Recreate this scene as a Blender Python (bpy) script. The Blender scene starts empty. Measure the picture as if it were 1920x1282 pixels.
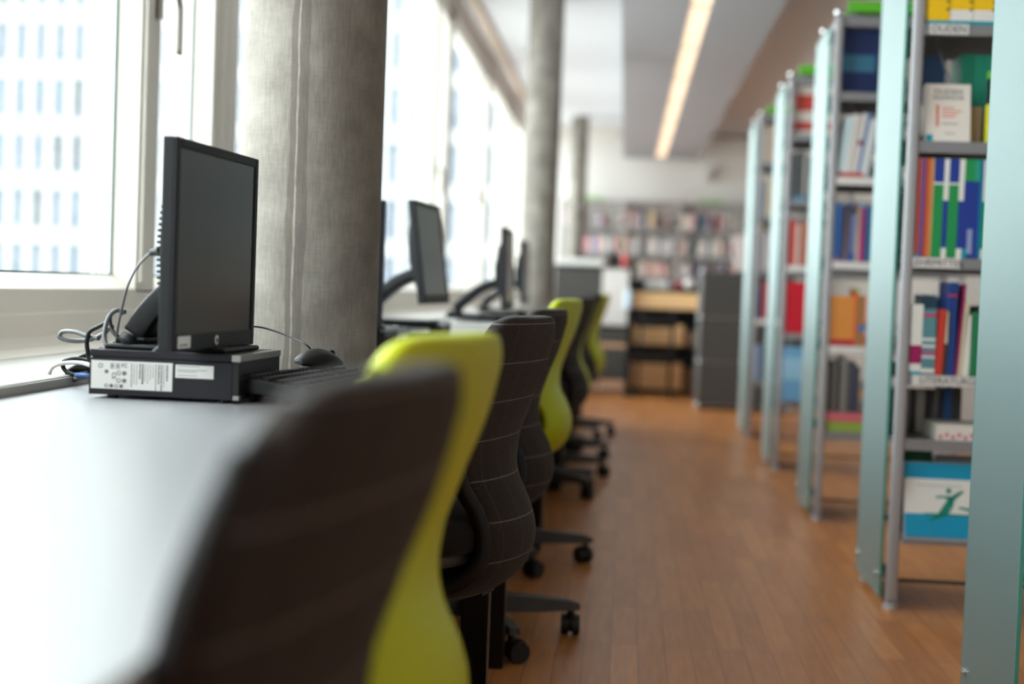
import bpy, bmesh, math, random
from mathutils import Vector, Matrix, Euler
random.seed(7)
PI = math.pi
S = bpy.context.scene
COL = S.collection

# ------------------------------------------------------------------ camera, world, light, exposure
def look_matrix(yaw, pitch, roll):
    f = Vector((-math.sin(yaw)*math.cos(pitch), math.cos(yaw)*math.cos(pitch), -math.sin(pitch)))
    r = f.cross(Vector((0, 0, 1))).normalized()
    u = r.cross(f)
    r2 = r*math.cos(roll) + u*math.sin(roll)
    u2 = -r*math.sin(roll) + u*math.cos(roll)
    m = Matrix((r2, u2, -f)).transposed()
    return m
cam_d = bpy.data.cameras.new('camera')
cam = bpy.data.objects.new('camera', cam_d)
COL.objects.link(cam)
cam_d.sensor_width = 36.0
cam_d.lens = 50.0
cam_d.clip_start = 0.05
cam_d.clip_end = 400
cam.matrix_world = Matrix.Translation((0, 0, 0.96)) @ look_matrix(math.radians(4.4614), math.radians(2.2307), math.radians(2.15)).to_4x4()
cam_d.dof.use_dof = True
cam_d.dof.focus_distance = 2.85
cam_d.dof.aperture_fstop = 1.75
S.camera = cam

S.view_settings.view_transform = 'Standard'
S.view_settings.look = 'None'
S.view_settings.gamma = 1.0
S.view_settings.use_curve_mapping = False
S.view_settings.exposure = 0.62

W = bpy.data.worlds.new('overcast')
S.world = W
W.use_nodes = True
wn = W.node_tree
wn.nodes['Background'].inputs[0].default_value = (0.93, 0.97, 1.0, 1)
wn.nodes['Background'].inputs[1].default_value = 6.8
S.cycles.use_denoising = True
S.cycles.max_bounces = 8
S.cycles.diffuse_bounces = 5
S.cycles.glossy_bounces = 4
S.cycles.transmission_bounces = 6
S.cycles.transparent_max_bounces = 12
S.cycles.sample_clamp_indirect = 8.0
S.cycles.caustics_reflective = False
S.cycles.caustics_refractive = False

# daylight portal over the window wall (guides the sky light in, adds none)
pl = bpy.data.lights.new('daylight_portal', 'AREA')
pl.shape = 'RECTANGLE'; pl.size = 2.3; pl.size_y = 24.5
pl.cycles.is_portal = True
po = bpy.data.objects.new('daylight_portal', pl)
COL.objects.link(po)
po.location = (-1.62, 7.2, 2.0)
po.rotation_euler = (0, math.radians(-90), 0)      # faces +X, into the room

# ------------------------------------------------------------------ materials
def lin(c):
    c = c/255.0
    return c/12.92 if c <= 0.04045 else ((c+0.055)/1.055)**2.4
def rgb(r, g, b): return (lin(r), lin(g), lin(b), 1)
MATS = {}
def mat(name, col, rough=0.5, metal=0.0, spec=0.5, coat=0.0, sheen=0.0):
    if name in MATS: return MATS[name]
    m = bpy.data.materials.new(name); m.use_nodes = True
    b = m.node_tree.nodes['Principled BSDF']
    b.inputs['Base Color'].default_value = col
    b.inputs['Roughness'].default_value = rough
    b.inputs['Metallic'].default_value = metal
    b.inputs['Specular IOR Level'].default_value = spec
    b.inputs['Coat Weight'].default_value = coat
    b.inputs['Sheen Weight'].default_value = sheen
    MATS[name] = m
    return m
def N(m, t, **k):
    n = m.node_tree.nodes.new(t)
    for a, v in k.items(): setattr(n, a, v)
    return n
def L(m, a, b): m.node_tree.links.new(a, b)
def math_node(m, op, a, b=None, c=None):
    n = N(m, 'ShaderNodeMath', operation=op)
    for i, v in enumerate((a, b, c)):
        if v is None: continue
        if isinstance(v, (int, float)): n.inputs[i].default_value = v
        else: L(m, v, n.inputs[i])
    return n.outputs[0]
def mixc(m, fac, a, b):
    n = N(m, 'ShaderNodeMix', data_type='RGBA')
    if isinstance(fac, (int, float)): n.inputs[0].default_value = fac
    else: L(m, fac, n.inputs[0])
    for i, v in ((6, a), (7, b)):
        if isinstance(v, tuple): n.inputs[i].default_value = v
        else: L(m, v, n.inputs[i])
    return n.outputs[2]
def ramp(m, fac, stops):
    n = N(m, 'ShaderNodeValToRGB')
    L(m, fac, n.inputs[0])
    e = n.color_ramp.elements
    while len(e) < len(stops): e.new(0.5)
    for i, (p, c) in enumerate(stops):
        e[i].position = p; e[i].color = c
    return n.outputs[0]
def bumpy(m, scale=200, strength=0.1, dist=0.002, stretch=(1, 1, 1)):
    tc = N(m, 'ShaderNodeTexCoord'); mp = N(m, 'ShaderNodeMapping'); L(m, tc.outputs['Object'], mp.inputs[0])
    mp.inputs['Scale'].default_value = stretch
    no = N(m, 'ShaderNodeTexNoise'); no.inputs['Scale'].default_value = scale
    L(m, mp.outputs[0], no.inputs[0])
    bp = N(m, 'ShaderNodeBump'); bp.inputs['Strength'].default_value = strength; bp.inputs['Distance'].default_value = dist
    L(m, no.outputs[0], bp.inputs['Height'])
    L(m, bp.outputs[0], m.node_tree.nodes['Principled BSDF'].inputs['Normal'])
    return no

def floor_mat():
    m = mat('oak_parquet', rgb(180, 120, 75), 0.36)
    b = m.node_tree.nodes['Principled BSDF']
    tc = N(m, 'ShaderNodeTexCoord')
    mp = N(m, 'ShaderNodeMapping'); L(m, tc.outputs['Object'], mp.inputs[0])
    mp.inputs['Rotation'].default_value = (0, 0, PI/2)
    br = N(m, 'ShaderNodeTexBrick'); L(m, mp.outputs[0], br.inputs[0])
    br.offset = 0.37; br.offset_frequency = 1
    br.inputs['Scale'].default_value = 1.0
    br.inputs['Brick Width'].default_value = 0.46
    br.inputs['Row Height'].default_value = 0.072
    br.inputs['Mortar Size'].default_value = 0.0012
    br.inputs['Mortar Smooth'].default_value = 0.3
    br.inputs['Bias'].default_value = 0.0
    br.inputs['Color1'].default_value = rgb(192, 126, 70)
    br.inputs['Color2'].default_value = rgb(170, 106, 56)
    br.inputs['Mortar'].default_value = rgb(112, 66, 36)
    no = N(m, 'ShaderNodeTexNoise'); mp2 = N(m, 'ShaderNodeMapping'); L(m, tc.outputs['Object'], mp2.inputs[0])
    mp2.inputs['Scale'].default_value = (22, 1.6, 1); L(m, mp2.outputs[0], no.inputs[0])
    no.inputs['Scale'].default_value = 3; no.inputs['Detail'].default_value = 5
    r = ramp(m, no.outputs[0], [(0.3, (0.80, 0.78, 0.76, 1)), (0.7, (1.08, 1.08, 1.08, 1))])
    mu = N(m, 'ShaderNodeMix', data_type='RGBA', blend_type='MULTIPLY'); mu.inputs[0].default_value = 1
    L(m, br.outputs[0], mu.inputs[6]); L(m, r, mu.inputs[7])
    L(m, mu.outputs[2], b.inputs['Base Color'])
    bp = N(m, 'ShaderNodeBump'); bp.inputs['Strength'].default_value = 0.25; bp.inputs['Distance'].default_value = 0.001
    bp.invert = True
    L(m, br.outputs['Fac'], bp.inputs['Height']); L(m, bp.outputs[0], b.inputs['Normal'])
    return m

def concrete_mat(name, seam_dir, r):
    """fair-faced concrete; a pale mould seam with a dark damp band runs up the side facing seam_dir"""
    m = mat(name, rgb(150, 142, 134), 0.8)
    b = m.node_tree.nodes['Principled BSDF']
    tc = N(m, 'ShaderNodeTexCoord')
    mp = N(m, 'ShaderNodeMapping'); L(m, tc.outputs['Object'], mp.inputs[0]); mp.inputs['Scale'].default_value = (260, 260, 26)
    n1 = N(m, 'ShaderNodeTexNoise'); L(m, mp.outputs[0], n1.inputs[0]); n1.inputs['Scale'].default_value = 1.0; n1.inputs['Detail'].default_value = 3
    n2 = N(m, 'ShaderNodeTexNoise'); L(m, tc.outputs['Object'], n2.inputs[0]); n2.inputs['Scale'].default_value = 7; n2.inputs['Detail'].default_value = 6
    mp3 = N(m, 'ShaderNodeMapping'); L(m, tc.outputs['Object'], mp3.inputs[0]); mp3.inputs['Scale'].default_value = (30, 30, 300)
    n3 = N(m, 'ShaderNodeTexNoise'); L(m, mp3.outputs[0], n3.inputs[0]); n3.inputs['Scale'].default_value = 1.0
    base = ramp(m, n2.outputs[0], [(0.3, rgb(114, 107, 99)), (0.55, rgb(138, 131, 122)), (0.75, rgb(156, 149, 140))])
    fine = ramp(m, n1.outputs[0], [(0.35, (0.86, 0.86, 0.86, 1)), (0.65, (1.08, 1.08, 1.08, 1))])
    mu = N(m, 'ShaderNodeMix', data_type='RGBA', blend_type='MULTIPLY'); mu.inputs[0].default_value = 1
    L(m, base, mu.inputs[6]); L(m, fine, mu.inputs[7])
    fine2 = ramp(m, n3.outputs[0], [(0.4, (0.95, 0.95, 0.95, 1)), (0.6, (1.03, 1.03, 1.03, 1))])
    mu2 = N(m, 'ShaderNodeMix', data_type='RGBA', blend_type='MULTIPLY'); mu2.inputs[0].default_value = 1
    L(m, mu.outputs[2], mu2.inputs[6]); L(m, fine2, mu2.inputs[7])
    # seam
    sx = N(m, 'ShaderNodeSeparateXYZ'); L(m, tc.outputs['Object'], sx.inputs[0])
    ang = math_node(m, 'ARCTAN2', sx.outputs[1], sx.outputs[0])
    cz = N(m, 'ShaderNodeCombineXYZ'); L(m, sx.outputs[2], cz.inputs[2])
    nw = N(m, 'ShaderNodeTexNoise'); L(m, cz.outputs[0], nw.inputs[0]); nw.inputs['Scale'].default_value = 9; nw.inputs['Detail'].default_value = 5
    d = math_node(m, 'MULTIPLY', math_node(m, 'SUBTRACT', ang, seam_dir), r)
    wob = math_node(m, 'MULTIPLY', math_node(m, 'SUBTRACT', nw.outputs[0], 0.5), 0.012)
    ds = math_node(m, 'ABSOLUTE', math_node(m, 'ADD', d, wob))
    nw2 = N(m, 'ShaderNodeTexNoise'); L(m, cz.outputs[0], nw2.inputs[0]); nw2.inputs['Scale'].default_value = 3.2; nw2.inputs['Detail'].default_value = 6
    wid = math_node(m, 'MULTIPLY', nw2.outputs[0], 0.040)
    off = math_node(m, 'SUBTRACT', d, 0.004)
    damp = math_node(m, 'LESS_THAN', math_node(m, 'ABSOLUTE', math_node(m, 'ADD', off, wob)), wid)
    c1 = mixc(m, math_node(m, 'MULTIPLY', damp, 0.55), mu2.outputs[2], rgb(84, 76, 69))
    gate = math_node(m, 'LESS_THAN', ds, math_node(m, 'MULTIPLY', nw2.outputs[0], 0.0042))
    n5 = N(m, 'ShaderNodeTexNoise'); L(m, tc.outputs['Object'], n5.inputs[0]); n5.inputs['Scale'].default_value = 45; n5.inputs['Detail'].default_value = 4
    gate2 = math_node(m, 'MULTIPLY', gate, math_node(m, 'MINIMUM', math_node(m, 'MULTIPLY', n5.outputs[0], 1.3), 1.0))
    c2 = mixc(m, math_node(m, 'MULTIPLY', gate2, 0.75), c1, rgb(190, 180, 168))
    L(m, c2, b.inputs['Base Color'])
    bp = N(m, 'ShaderNodeBump'); bp.inputs['Strength'].default_value = 0.35; bp.inputs['Distance'].default_value = 0.0015
    L(m, n1.outputs[0], bp.inputs['Height']); L(m, bp.outputs[0], b.inputs['Normal'])
    return m

def fabric_mat():
    m = mat('checked_upholstery', rgb(62, 56, 52), 0.9, spec=0.15, sheen=0.08)
    b = m.node_tree.nodes['Principled BSDF']
    tc = N(m, 'ShaderNodeTexCoord')
    sx = N(m, 'ShaderNodeSeparateXYZ'); L(m, tc.outputs['Object'], sx.inputs[0])
    hz = math_node(m, 'LESS_THAN', math_node(m, 'PINGPONG', math_node(m, 'ADD', sx.outputs[2], 0.01), 0.0375), 0.0011)
    vy = math_node(m, 'LESS_THAN', math_node(m, 'PINGPONG', math_node(m, 'ADD', sx.outputs[1], 0.02), 0.0375), 0.0007)
    no = N(m, 'ShaderNodeTexNoise'); L(m, tc.outputs['Object'], no.inputs[0]); no.inputs['Scale'].default_value = 420; no.inputs['Detail'].default_value = 2
    base = ramp(m, no.outputs[0], [(0.35, rgb(30, 26, 25)), (0.65, rgb(63, 56, 52))])
    c = mixc(m, math_node(m, 'MULTIPLY', vy, 0.2), base, rgb(150, 145, 142))
    c = mixc(m, math_node(m, 'MULTIPLY', hz, 0.38), c, rgb(165, 165, 170))
    L(m, c, b.inputs['Base Color'])
    bp = N(m, 'ShaderNodeBump'); bp.inputs['Strength'].default_value = 0.3; bp.inputs['Distance'].default_value = 0.0006
    L(m, no.outputs[0], bp.inputs['Height']); L(m, bp.outputs[0], b.inputs['Normal'])
    return m

def glass_mat(name, tint, refl=0.10):
    m = bpy.data.materials.new(name); m.use_nodes = True
    nt = m.node_tree; nt.nodes.clear()
    out = nt.nodes.new('ShaderNodeOutputMaterial'); t = nt.nodes.new('ShaderNodeBsdfTransparent'); g = nt.nodes.new('ShaderNodeBsdfGlossy')
    t.inputs[0].default_value = tint; g.inputs['Roughness'].default_value = 0.02
    fr = nt.nodes.new('ShaderNodeLayerWeight'); fr.inputs[0].default_value = 0.25
    mx = nt.nodes.new('ShaderNodeMixShader')
    mm = nt.nodes.new('ShaderNodeMath'); mm.operation = 'MULTIPLY'; mm.inputs[1].default_value = refl*4
    nt.links.new(fr.outputs['Fresnel'], mm.inputs[0]); nt.links.new(mm.outputs[0], mx.inputs[0])
    nt.links.new(t.outputs[0], mx.inputs[1]); nt.links.new(g.outputs[0], mx.inputs[2]); nt.links.new(mx.outputs[0], out.inputs[0])
    MATS[name] = m
    return m
def frosted_mat():
    m = bpy.data.materials.new('frosted_green_glass'); m.use_nodes = True
    nt = m.node_tree; nt.nodes.clear()
    out = nt.nodes.new('ShaderNodeOutputMaterial')
    d = nt.nodes.new('ShaderNodeBsdfDiffuse'); t = nt.nodes.new('ShaderNodeBsdfTranslucent'); g = nt.nodes.new('ShaderNodeBsdfGlossy')
    d.inputs[0].default_value = rgb(118, 142, 141); t.inputs[0].default_value = rgb(122, 154, 150)
    g.inputs[0].default_value = (0.85, 0.95, 0.95, 1); g.inputs['Roughness'].default_value = 0.42
    m1 = nt.nodes.new('ShaderNodeMixShader'); m1.inputs[0].default_value = 0.42
    m2 = nt.nodes.new('ShaderNodeMixShader')
    lw = nt.nodes.new('ShaderNodeLayerWeight'); lw.inputs[0].default_value = 0.3
    nt.links.new(lw.outputs['Fresnel'], m2.inputs[0])
    nt.links.new(d.outputs[0], m1.inputs[1]); nt.links.new(t.outputs[0], m1.inputs[2])
    nt.links.new(m1.outputs[0], m2.inputs[1]); nt.links.new(g.outputs[0], m2.inputs[2]); nt.links.new(m2.outputs[0], out.inputs[0])
    return m
def emit_mat(name, col, st):
    m = mat(name, col, 0.6)
    b = m.node_tree.nodes['Principled BSDF']
    b.inputs['Emission Color'].default_value = col
    b.inputs['Emission Strength'].default_value = st
    return m

M_FLOOR = floor_mat()
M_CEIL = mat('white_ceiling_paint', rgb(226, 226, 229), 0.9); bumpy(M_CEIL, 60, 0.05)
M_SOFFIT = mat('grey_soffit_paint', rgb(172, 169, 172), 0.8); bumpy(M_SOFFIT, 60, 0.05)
M_WALL = mat('warm_white_wall', rgb(232, 226, 221), 0.9); bumpy(M_WALL, 80, 0.06)
M_WALLD = mat('taupe_wall', rgb(150, 141, 134), 0.9); bumpy(M_WALLD, 80, 0.06)
M_FRAME = mat('cream_window_frame', rgb(226, 220, 211), 0.45); bumpy(M_FRAME, 40, 0.03)
M_SILL = mat('pale_sill_laminate', rgb(176, 172, 166), 0.5); bumpy(M_SILL, 50, 0.03)
M_EDGE = mat('grey_edge_band', rgb(160, 155, 148), 0.5)
M_GASKET = mat('dark_green_gasket', rgb(20, 60, 50), 0.4)
M_GLASS = glass_mat('window_glass', (0.93, 0.97, 0.96, 1))
M_FROST = frosted_mat()
M_GEDGE = mat('green_glass_edge', rgb(70, 140, 125), 0.2)
M_STEEL = mat('brushed_steel', rgb(168, 160, 152), 0.32, 1.0); bumpy(M_STEEL, 300, 0.05)
M_CHROME = mat('chrome', rgb(220, 220, 222), 0.08, 1.0)
M_RACK = mat('grey_powder_coated_steel', rgb(172, 170, 173), 0.42, 0.25); bumpy(M_RACK, 250, 0.04)
M_SHELF = mat('grey_shelf_steel', rgb(142, 141, 143), 0.45, 0.2); bumpy(M_SHELF, 250, 0.04)
M_DESK = mat('white_desk_laminate', rgb(163, 164, 167), 0.32); bumpy(M_DESK, 120, 0.03)
M_BLKM = mat('black_metal', rgb(14, 13, 13), 0.35, 0.2); bumpy(M_BLKM, 200, 0.03)
M_BLKP = mat('black_plastic', rgb(20, 20, 22), 0.42, spec=0.3); bumpy(M_BLKP, 400, 0.05)
M_DKP = mat('charcoal_plastic', rgb(34, 34, 37), 0.5, spec=0.25); bumpy(M_DKP, 400, 0.05)
M_PCM = mat('dark_computer_case', rgb(34, 32, 38), 0.45, spec=0.25); bumpy(M_PCM, 300, 0.04)
M_SILV = mat('silver_plastic', rgb(150, 148, 146), 0.35, 0.5)
M_SCREEN = mat('matte_dark_screen', rgb(22, 23, 20), 0.2, spec=0.55); bumpy(M_SCREEN, 900, 0.02)
M_LABEL = mat('white_sticker', rgb(228, 226, 222), 0.6)
M_INK = mat('grey_print', rgb(96, 94, 94), 0.7)
M_INK2 = mat('black_print', rgb(45, 44, 46), 0.7)
M_FAB = fabric_mat()
M_SEAT = mat('dark_seat_cloth', rgb(34, 31, 30), 0.9, spec=0.2, sheen=0.08); bumpy(M_SEAT, 500, 0.3)
M_PIPE = mat('dark_piping', rgb(30, 28, 28), 0.55, spec=0.3); bumpy(M_PIPE, 300, 0.05)
M_LIME = mat('lime_green_shell', rgb(194, 203, 10), 0.42, spec=0.4); bumpy(M_LIME, 300, 0.05)
M_BASE = mat('dark_grey_base_plastic', rgb(66, 64, 64), 0.5); bumpy(M_BASE, 200, 0.05)
M_TYRE = mat('black_wheel', rgb(24, 23, 23), 0.5); bumpy(M_TYRE, 200, 0.04)
M_USM = mat('graphite_cabinet_panel', rgb(84, 82, 80), 0.8, spec=0.1); bumpy(M_USM, 150, 0.03)
M_BIRCH = mat('birch_panel', rgb(252, 204, 148), 0.5); bumpy(M_BIRCH, 30, 0.06, stretch=(1, 1, 8))
M_WHITE = mat('white_panel', rgb(226, 220, 216), 0.6); bumpy(M_WHITE, 100, 0.03)
M_PAPER = mat('page_paper', rgb(228, 222, 208), 0.8); bumpy(M_PAPER, 200, 0.1)
M_GCAP = mat('green_sign', rgb(96, 190, 40), 0.5); bumpy(M_GCAP, 100, 0.03)
M_LAMP = emit_mat('warm_lamp_diffuser', (1.0, 0.76, 0.53, 1), 0.62)
M_BLIND = mat('wooden_blind_box', rgb(214, 192, 172), 0.6); bumpy(M_BLIND, 30, 0.05, stretch=(8, 1, 8))
M_FAC = mat('pale_facade', rgb(150, 151, 153), 0.9); bumpy(M_FAC, 1, 0.02)
M_FWIN = mat('facade_window_glass', rgb(98, 108, 124), 0.4); bumpy(M_FWIN, 1, 0.02)
M_FWIN2 = mat('facade_window_dark', rgb(70, 72, 78), 0.4); bumpy(M_FWIN2, 1, 0.02)
M_STREET = mat('bounce_paving', rgb(205, 204, 202), 0.9); bumpy(M_STREET, 2, 0.1)  # unseen ground, made pale to bounce daylight up to the ceiling
M_CONC1 = concrete_mat('concrete_near', math.radians(-89), 0.168)
M_CONC2 = concrete_mat('concrete_far', math.radians(80), 0.157)
def C(r, g, b, rough=0.5):
    n = 'cover_%d_%d_%d' % (r, g, b)
    if n in MATS: return MATS[n]
    m = mat(n, rgb(r, g, b), rough); bumpy(m, 300, 0.04); return m

# ------------------------------------------------------------------ mesh builder
class MB:
    def __init__(s): s.bm = bmesh.new(); s.mats = []; s.cur = 0
    def m(s, material):
        if material not in s.mats: s.mats.append(material)
        s.cur = s.mats.index(material); return s
    def _faces(s, vs, fs, smooth=False):
        V = [s.bm.verts.new(v) for v in vs]
        for f in fs:
            try:
                F = s.bm.faces.new([V[i] for i in f]); F.material_index = s.cur; F.smooth = smooth
            except ValueError: pass
        return V
    def box(s, x0, x1, y0, y1, z0, z1, M=None):
        P = [Vector((x, y, z)) for z in (z0, z1) for y in (y0, y1) for x in (x0, x1)]
        if M is not None: P = [M @ p for p in P]
        s._faces(P, [(0, 2, 3, 1), (4, 5, 7, 6), (0, 1, 5, 4), (2, 6, 7, 3), (0, 4, 6, 2), (1, 3, 7, 5)]); return s
    def cyl(s, p0, p1, r0, r1=None, n=16, cap=True):
        r1 = r0 if r1 is None else r1
        p0 = Vector(p0); p1 = Vector(p1); d = (p1-p0).normalized()
        a = d.orthogonal().normalized(); b = d.cross(a)
        P = []
        for p, r in ((p0, r0), (p1, r1)):
            for i in range(n):
                t = 2*PI*i/n; P.append(p + a*math.cos(t)*r + b*math.sin(t)*r)
        F = [(i, (i+1) % n, n+(i+1) % n, n+i) for i in range(n)]
        s._faces(P, F, True)
        if cap:
            s._faces(P[:n], [tuple(range(n))[::-1]]); s._faces(P[n:], [tuple(range(n))])
        return s
    def tube(s, pts, r, n=8, closed=False):
        pts = [Vector(p) for p in pts]; k = len(pts); P = []
        prev = None
        for i, p in enumerate(pts):
            a = pts[max(i-1, 0)] if not closed else pts[i-1]
            b = pts[min(i+1, k-1)] if not closed else pts[(i+1) % k]
            d = (b-a).normalized()
            if prev is None: u = d.orthogonal().normalized()
            else:
                u = prev - d*prev.dot(d)
                u = u.normalized() if u.length > 1e-6 else d.orthogonal().normalized()
            prev = u; v = d.cross(u)
            rr = r[i] if isinstance(r, (list, tuple)) else r
            for j in range(n):
                t = 2*PI*j/n; P.append(p + u*math.cos(t)*rr + v*math.sin(t)*rr)
        F = []
        for i in range(k if closed else k-1):
            for j in range(n):
                q = (i+1) % k
                F.append((i*n+j, i*n+(j+1) % n, q*n+(j+1) % n, q*n+j))
        if not closed:
            F.append(tuple(range(n))[::-1]); F.append(tuple((k-1)*n+j for j in range(n)))
        s._faces(P, F, True); return s
    def sphere(s, c, r, sc=(1, 1, 1), n=14, M=None):
        c = Vector(c); P = []; m_ = n//2
        for i in range(m_+1):
            th = PI*i/m_
            for j in range(n):
                ph = 2*PI*j/n
                v = Vector((math.sin(th)*math.cos(ph)*sc[0], math.sin(th)*math.sin(ph)*sc[1], math.cos(th)*sc[2]))*r
                if M is not None: v = M @ v
                P.append(c+v)
        F = [(i*n+j, (i+1)*n+j, (i+1)*n+(j+1) % n, i*n+(j+1) % n) for i in range(m_) for j in range(n)]
        s._faces(P, F, True); return s
    def prism(s, poly, axis, a0, a1, smooth=False):
        """poly of 2D points extruded along axis ('x','y','z')"""
        def mk(p, a):
            return {'x': (a, p[0], p[1]), 'y': (p[0], a, p[1]), 'z': (p[0], p[1], a)}[axis]
        n = len(poly); P = [mk(p, a0) for p in poly]+[mk(p, a1) for p in poly]
        F = [(i, (i+1) % n, n+(i+1) % n, n+i) for i in range(n)]+[tuple(range(n))[::-1], tuple(range(n, 2*n))]
        s._faces(P, F, smooth); return s
    def grid(s, rows, smooth=True):
        n = len(rows[0]); P = [p for r in rows for p in r]
        F = [(i*n+j, i*n+j+1, (i+1)*n+j+1, (i+1)*n+j) for i in range(len(rows)-1) for j in range(n-1)]
        s._faces(P, F, smooth); return s
    def build(s, name, parent=None, material=None, bevel=0, seg=2, loc=None, subsurf=0, solid=0):
        if material is not None: s.mats = [material]
        bmesh.ops.remove_doubles(s.bm, verts=s.bm.verts, dist=1e-6) if subsurf else None
        bmesh.ops.recalc_face_normals(s.bm, faces=s.bm.faces)
        me = bpy.data.meshes.new(name); s.bm.to_mesh(me); s.bm.free()
        for m in s.mats: me.materials.append(m)
        o = bpy.data.objects.new(name, me); COL.objects.link(o)
        if parent: o.parent = parent
        if loc: o.location = loc
        if solid:
            md = o.modifiers.new('solid', 'SOLIDIFY'); md.thickness = solid; md.offset = 0
        if bevel:
            md = o.modifiers.new('bevel', 'BEVEL'); md.width = bevel; md.segments = seg; md.limit_method = 'ANGLE'; md.angle_limit = math.radians(40)
        if subsurf:
            md = o.modifiers.new('sub', 'SUBSURF'); md.levels = subsurf; md.render_levels = subsurf
        return o
def catmull(pts, k=8):
    P = [Vector(p) for p in pts]; P = [P[0]*2-P[1]]+P+[P[-1]*2-P[-2]]; out = []
    for i in range(1, len(P)-2):
        for j in range(k):
            t = j/k; a, b, c, d = P[i-1:i+3]
            out.append(0.5*((2*b)+(c-a)*t+(2*a-5*b+4*c-d)*t*t+(3*b-a-3*c+d)*t**3))
    out.append(P[-2]); return out
def tag(o, label=None, cat=None, group=None, kind=None):
    if label: o['label'] = label
    if cat: o['category'] = cat
    if group: o['group'] = group
    if kind: o['kind'] = kind
    return o
def empty(name, loc=(0, 0, 0), rz=0, label=None, cat=None, group=None):
    o = bpy.data.objects.new(name, None); COL.objects.link(o)
    o.location = loc; o.rotation_euler = (0, 0, rz); o.empty_display_size = 0.1
    return tag(o, label, cat, group)
KIDS = {}
def copy_tree(o, parent=None):
    c = o.copy(); COL.objects.link(c); c.parent = parent
    for ch in list(o.children): copy_tree(ch, c)
    return c
def struct(o): o['kind'] = 'structure'; return o
def text(name, body, size, loc, rot, material, parent, align='CENTER', shear=0, sx=1.0):
    cu = bpy.data.curves.new(name, 'FONT'); cu.body = body; cu.size = size; cu.align_x = align; cu.align_y = 'CENTER'
    cu.extrude = 0.0002; cu.shear = shear; cu.materials.append(material)
    tmp = bpy.data.objects.new(name, cu)
    me = bpy.data.meshes.new_from_object(tmp); bpy.data.objects.remove(tmp)
    me.materials.clear(); me.materials.append(material)
    o = bpy.data.objects.new(name, me); COL.objects.link(o); o.location = loc; o.rotation_euler = rot; o.scale = (sx, 1, 1); o.parent = parent
    return o

# ------------------------------------------------------------------ room shell
CEIL = 3.15; YB = 19.3; XW = -1.40; XR = 2.7; Y0 = -4.6
struct(MB().box(-1.6, XR, Y0, YB+0.2, -0.12, 0).build('floor', None, M_FLOOR))
struct(MB().box(-1.6, XR, Y0, YB+0.2, CEIL, CEIL+0.15).build('ceiling', None, M_CEIL))
struct(MB().box(-1.6, XR, YB, YB+0.2, 0, CEIL).build('wall_back', None, M_WALL))
struct(MB().box(XR, XR+0.2, Y0, YB+0.2, 0, CEIL).build('wall_right', None, M_WALLD))  # unseen wall, pulled in close and kept dark to cut fill light
struct(MB().box(-1.6, XR, Y0-0.2, Y0, 0, CEIL).build('wall_front', None, M_WALLD))
w = MB(); w.box(-1.6, XW-0.01, Y0, YB, 0, 0.74); w.box(-1.6, XW-0.01, Y0, YB, 3.09, CEIL)
struct(w.build('wall_left', None, M_WALL))
struct(MB().box(-0.2, XR, YB-0.02, YB, 3.05, 3.09).build('trim_1', None, M_EDGE))
struct(MB().box(-1.39, -0.12, YB-0.22, YB, 3.06, CEIL).build('trim_2', None, M_FRAME))
# soffit hung under the ceiling with a slot for the lamps
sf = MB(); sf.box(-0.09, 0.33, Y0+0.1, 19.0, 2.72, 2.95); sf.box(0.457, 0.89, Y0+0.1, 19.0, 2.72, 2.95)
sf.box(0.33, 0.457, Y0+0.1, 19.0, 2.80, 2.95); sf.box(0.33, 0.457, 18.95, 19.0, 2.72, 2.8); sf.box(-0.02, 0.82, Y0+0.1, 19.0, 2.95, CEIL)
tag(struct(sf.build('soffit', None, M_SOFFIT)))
lt = empty('strip_light', (0.393, Y0+0.2, 2.73), 0, 'long warm glowing strip light recessed in the grey ceiling soffit', 'ceiling light')
y = 0.0; n = 0
Lt = 18.9-(Y0+0.2)
while y < Lt-0.05:
    e = min(y+1.48, Lt)
    MB().box(-0.061, 0.061, y, e-0.03, 0, 0.02).build('diffuser', lt, M_LAMP)
    MB().box(-0.062, 0.062, e-0.03, e, -0.004, 0.03).build('divider', lt, M_SOFFIT)
    y = e
# window sill and lower frame
s_ = MB(); s_.box(-1.46, -1.045, Y0, YB-0.1, 0.715, 0.76)
struct(s_.build('trim_3', None, M_SILL, bevel=0.004))
struct(MB().box(-1.052, -1.040, Y0, YB-0.1, 0.715, 0.757).build('trim_4', None, M_EDGE))
s_ = MB()
s_.prism([(-1.47, 0.76), (-1.47, 0.95), (-1.40, 0.912), (-1.40, 0.856), (-1.392, 0.852), (-1.392, 0.80), (-1.375, 0.775), (-1.34, 0.76)], 'y', Y0, YB)
struct(s_.build('trim_5', None, M_FRAME, bevel=0.003))
struct(MB().box(-1.27, -1.21, Y0, YB-0.05, 3.11, CEIL).build('trim_6', None, M_BLIND))

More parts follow.
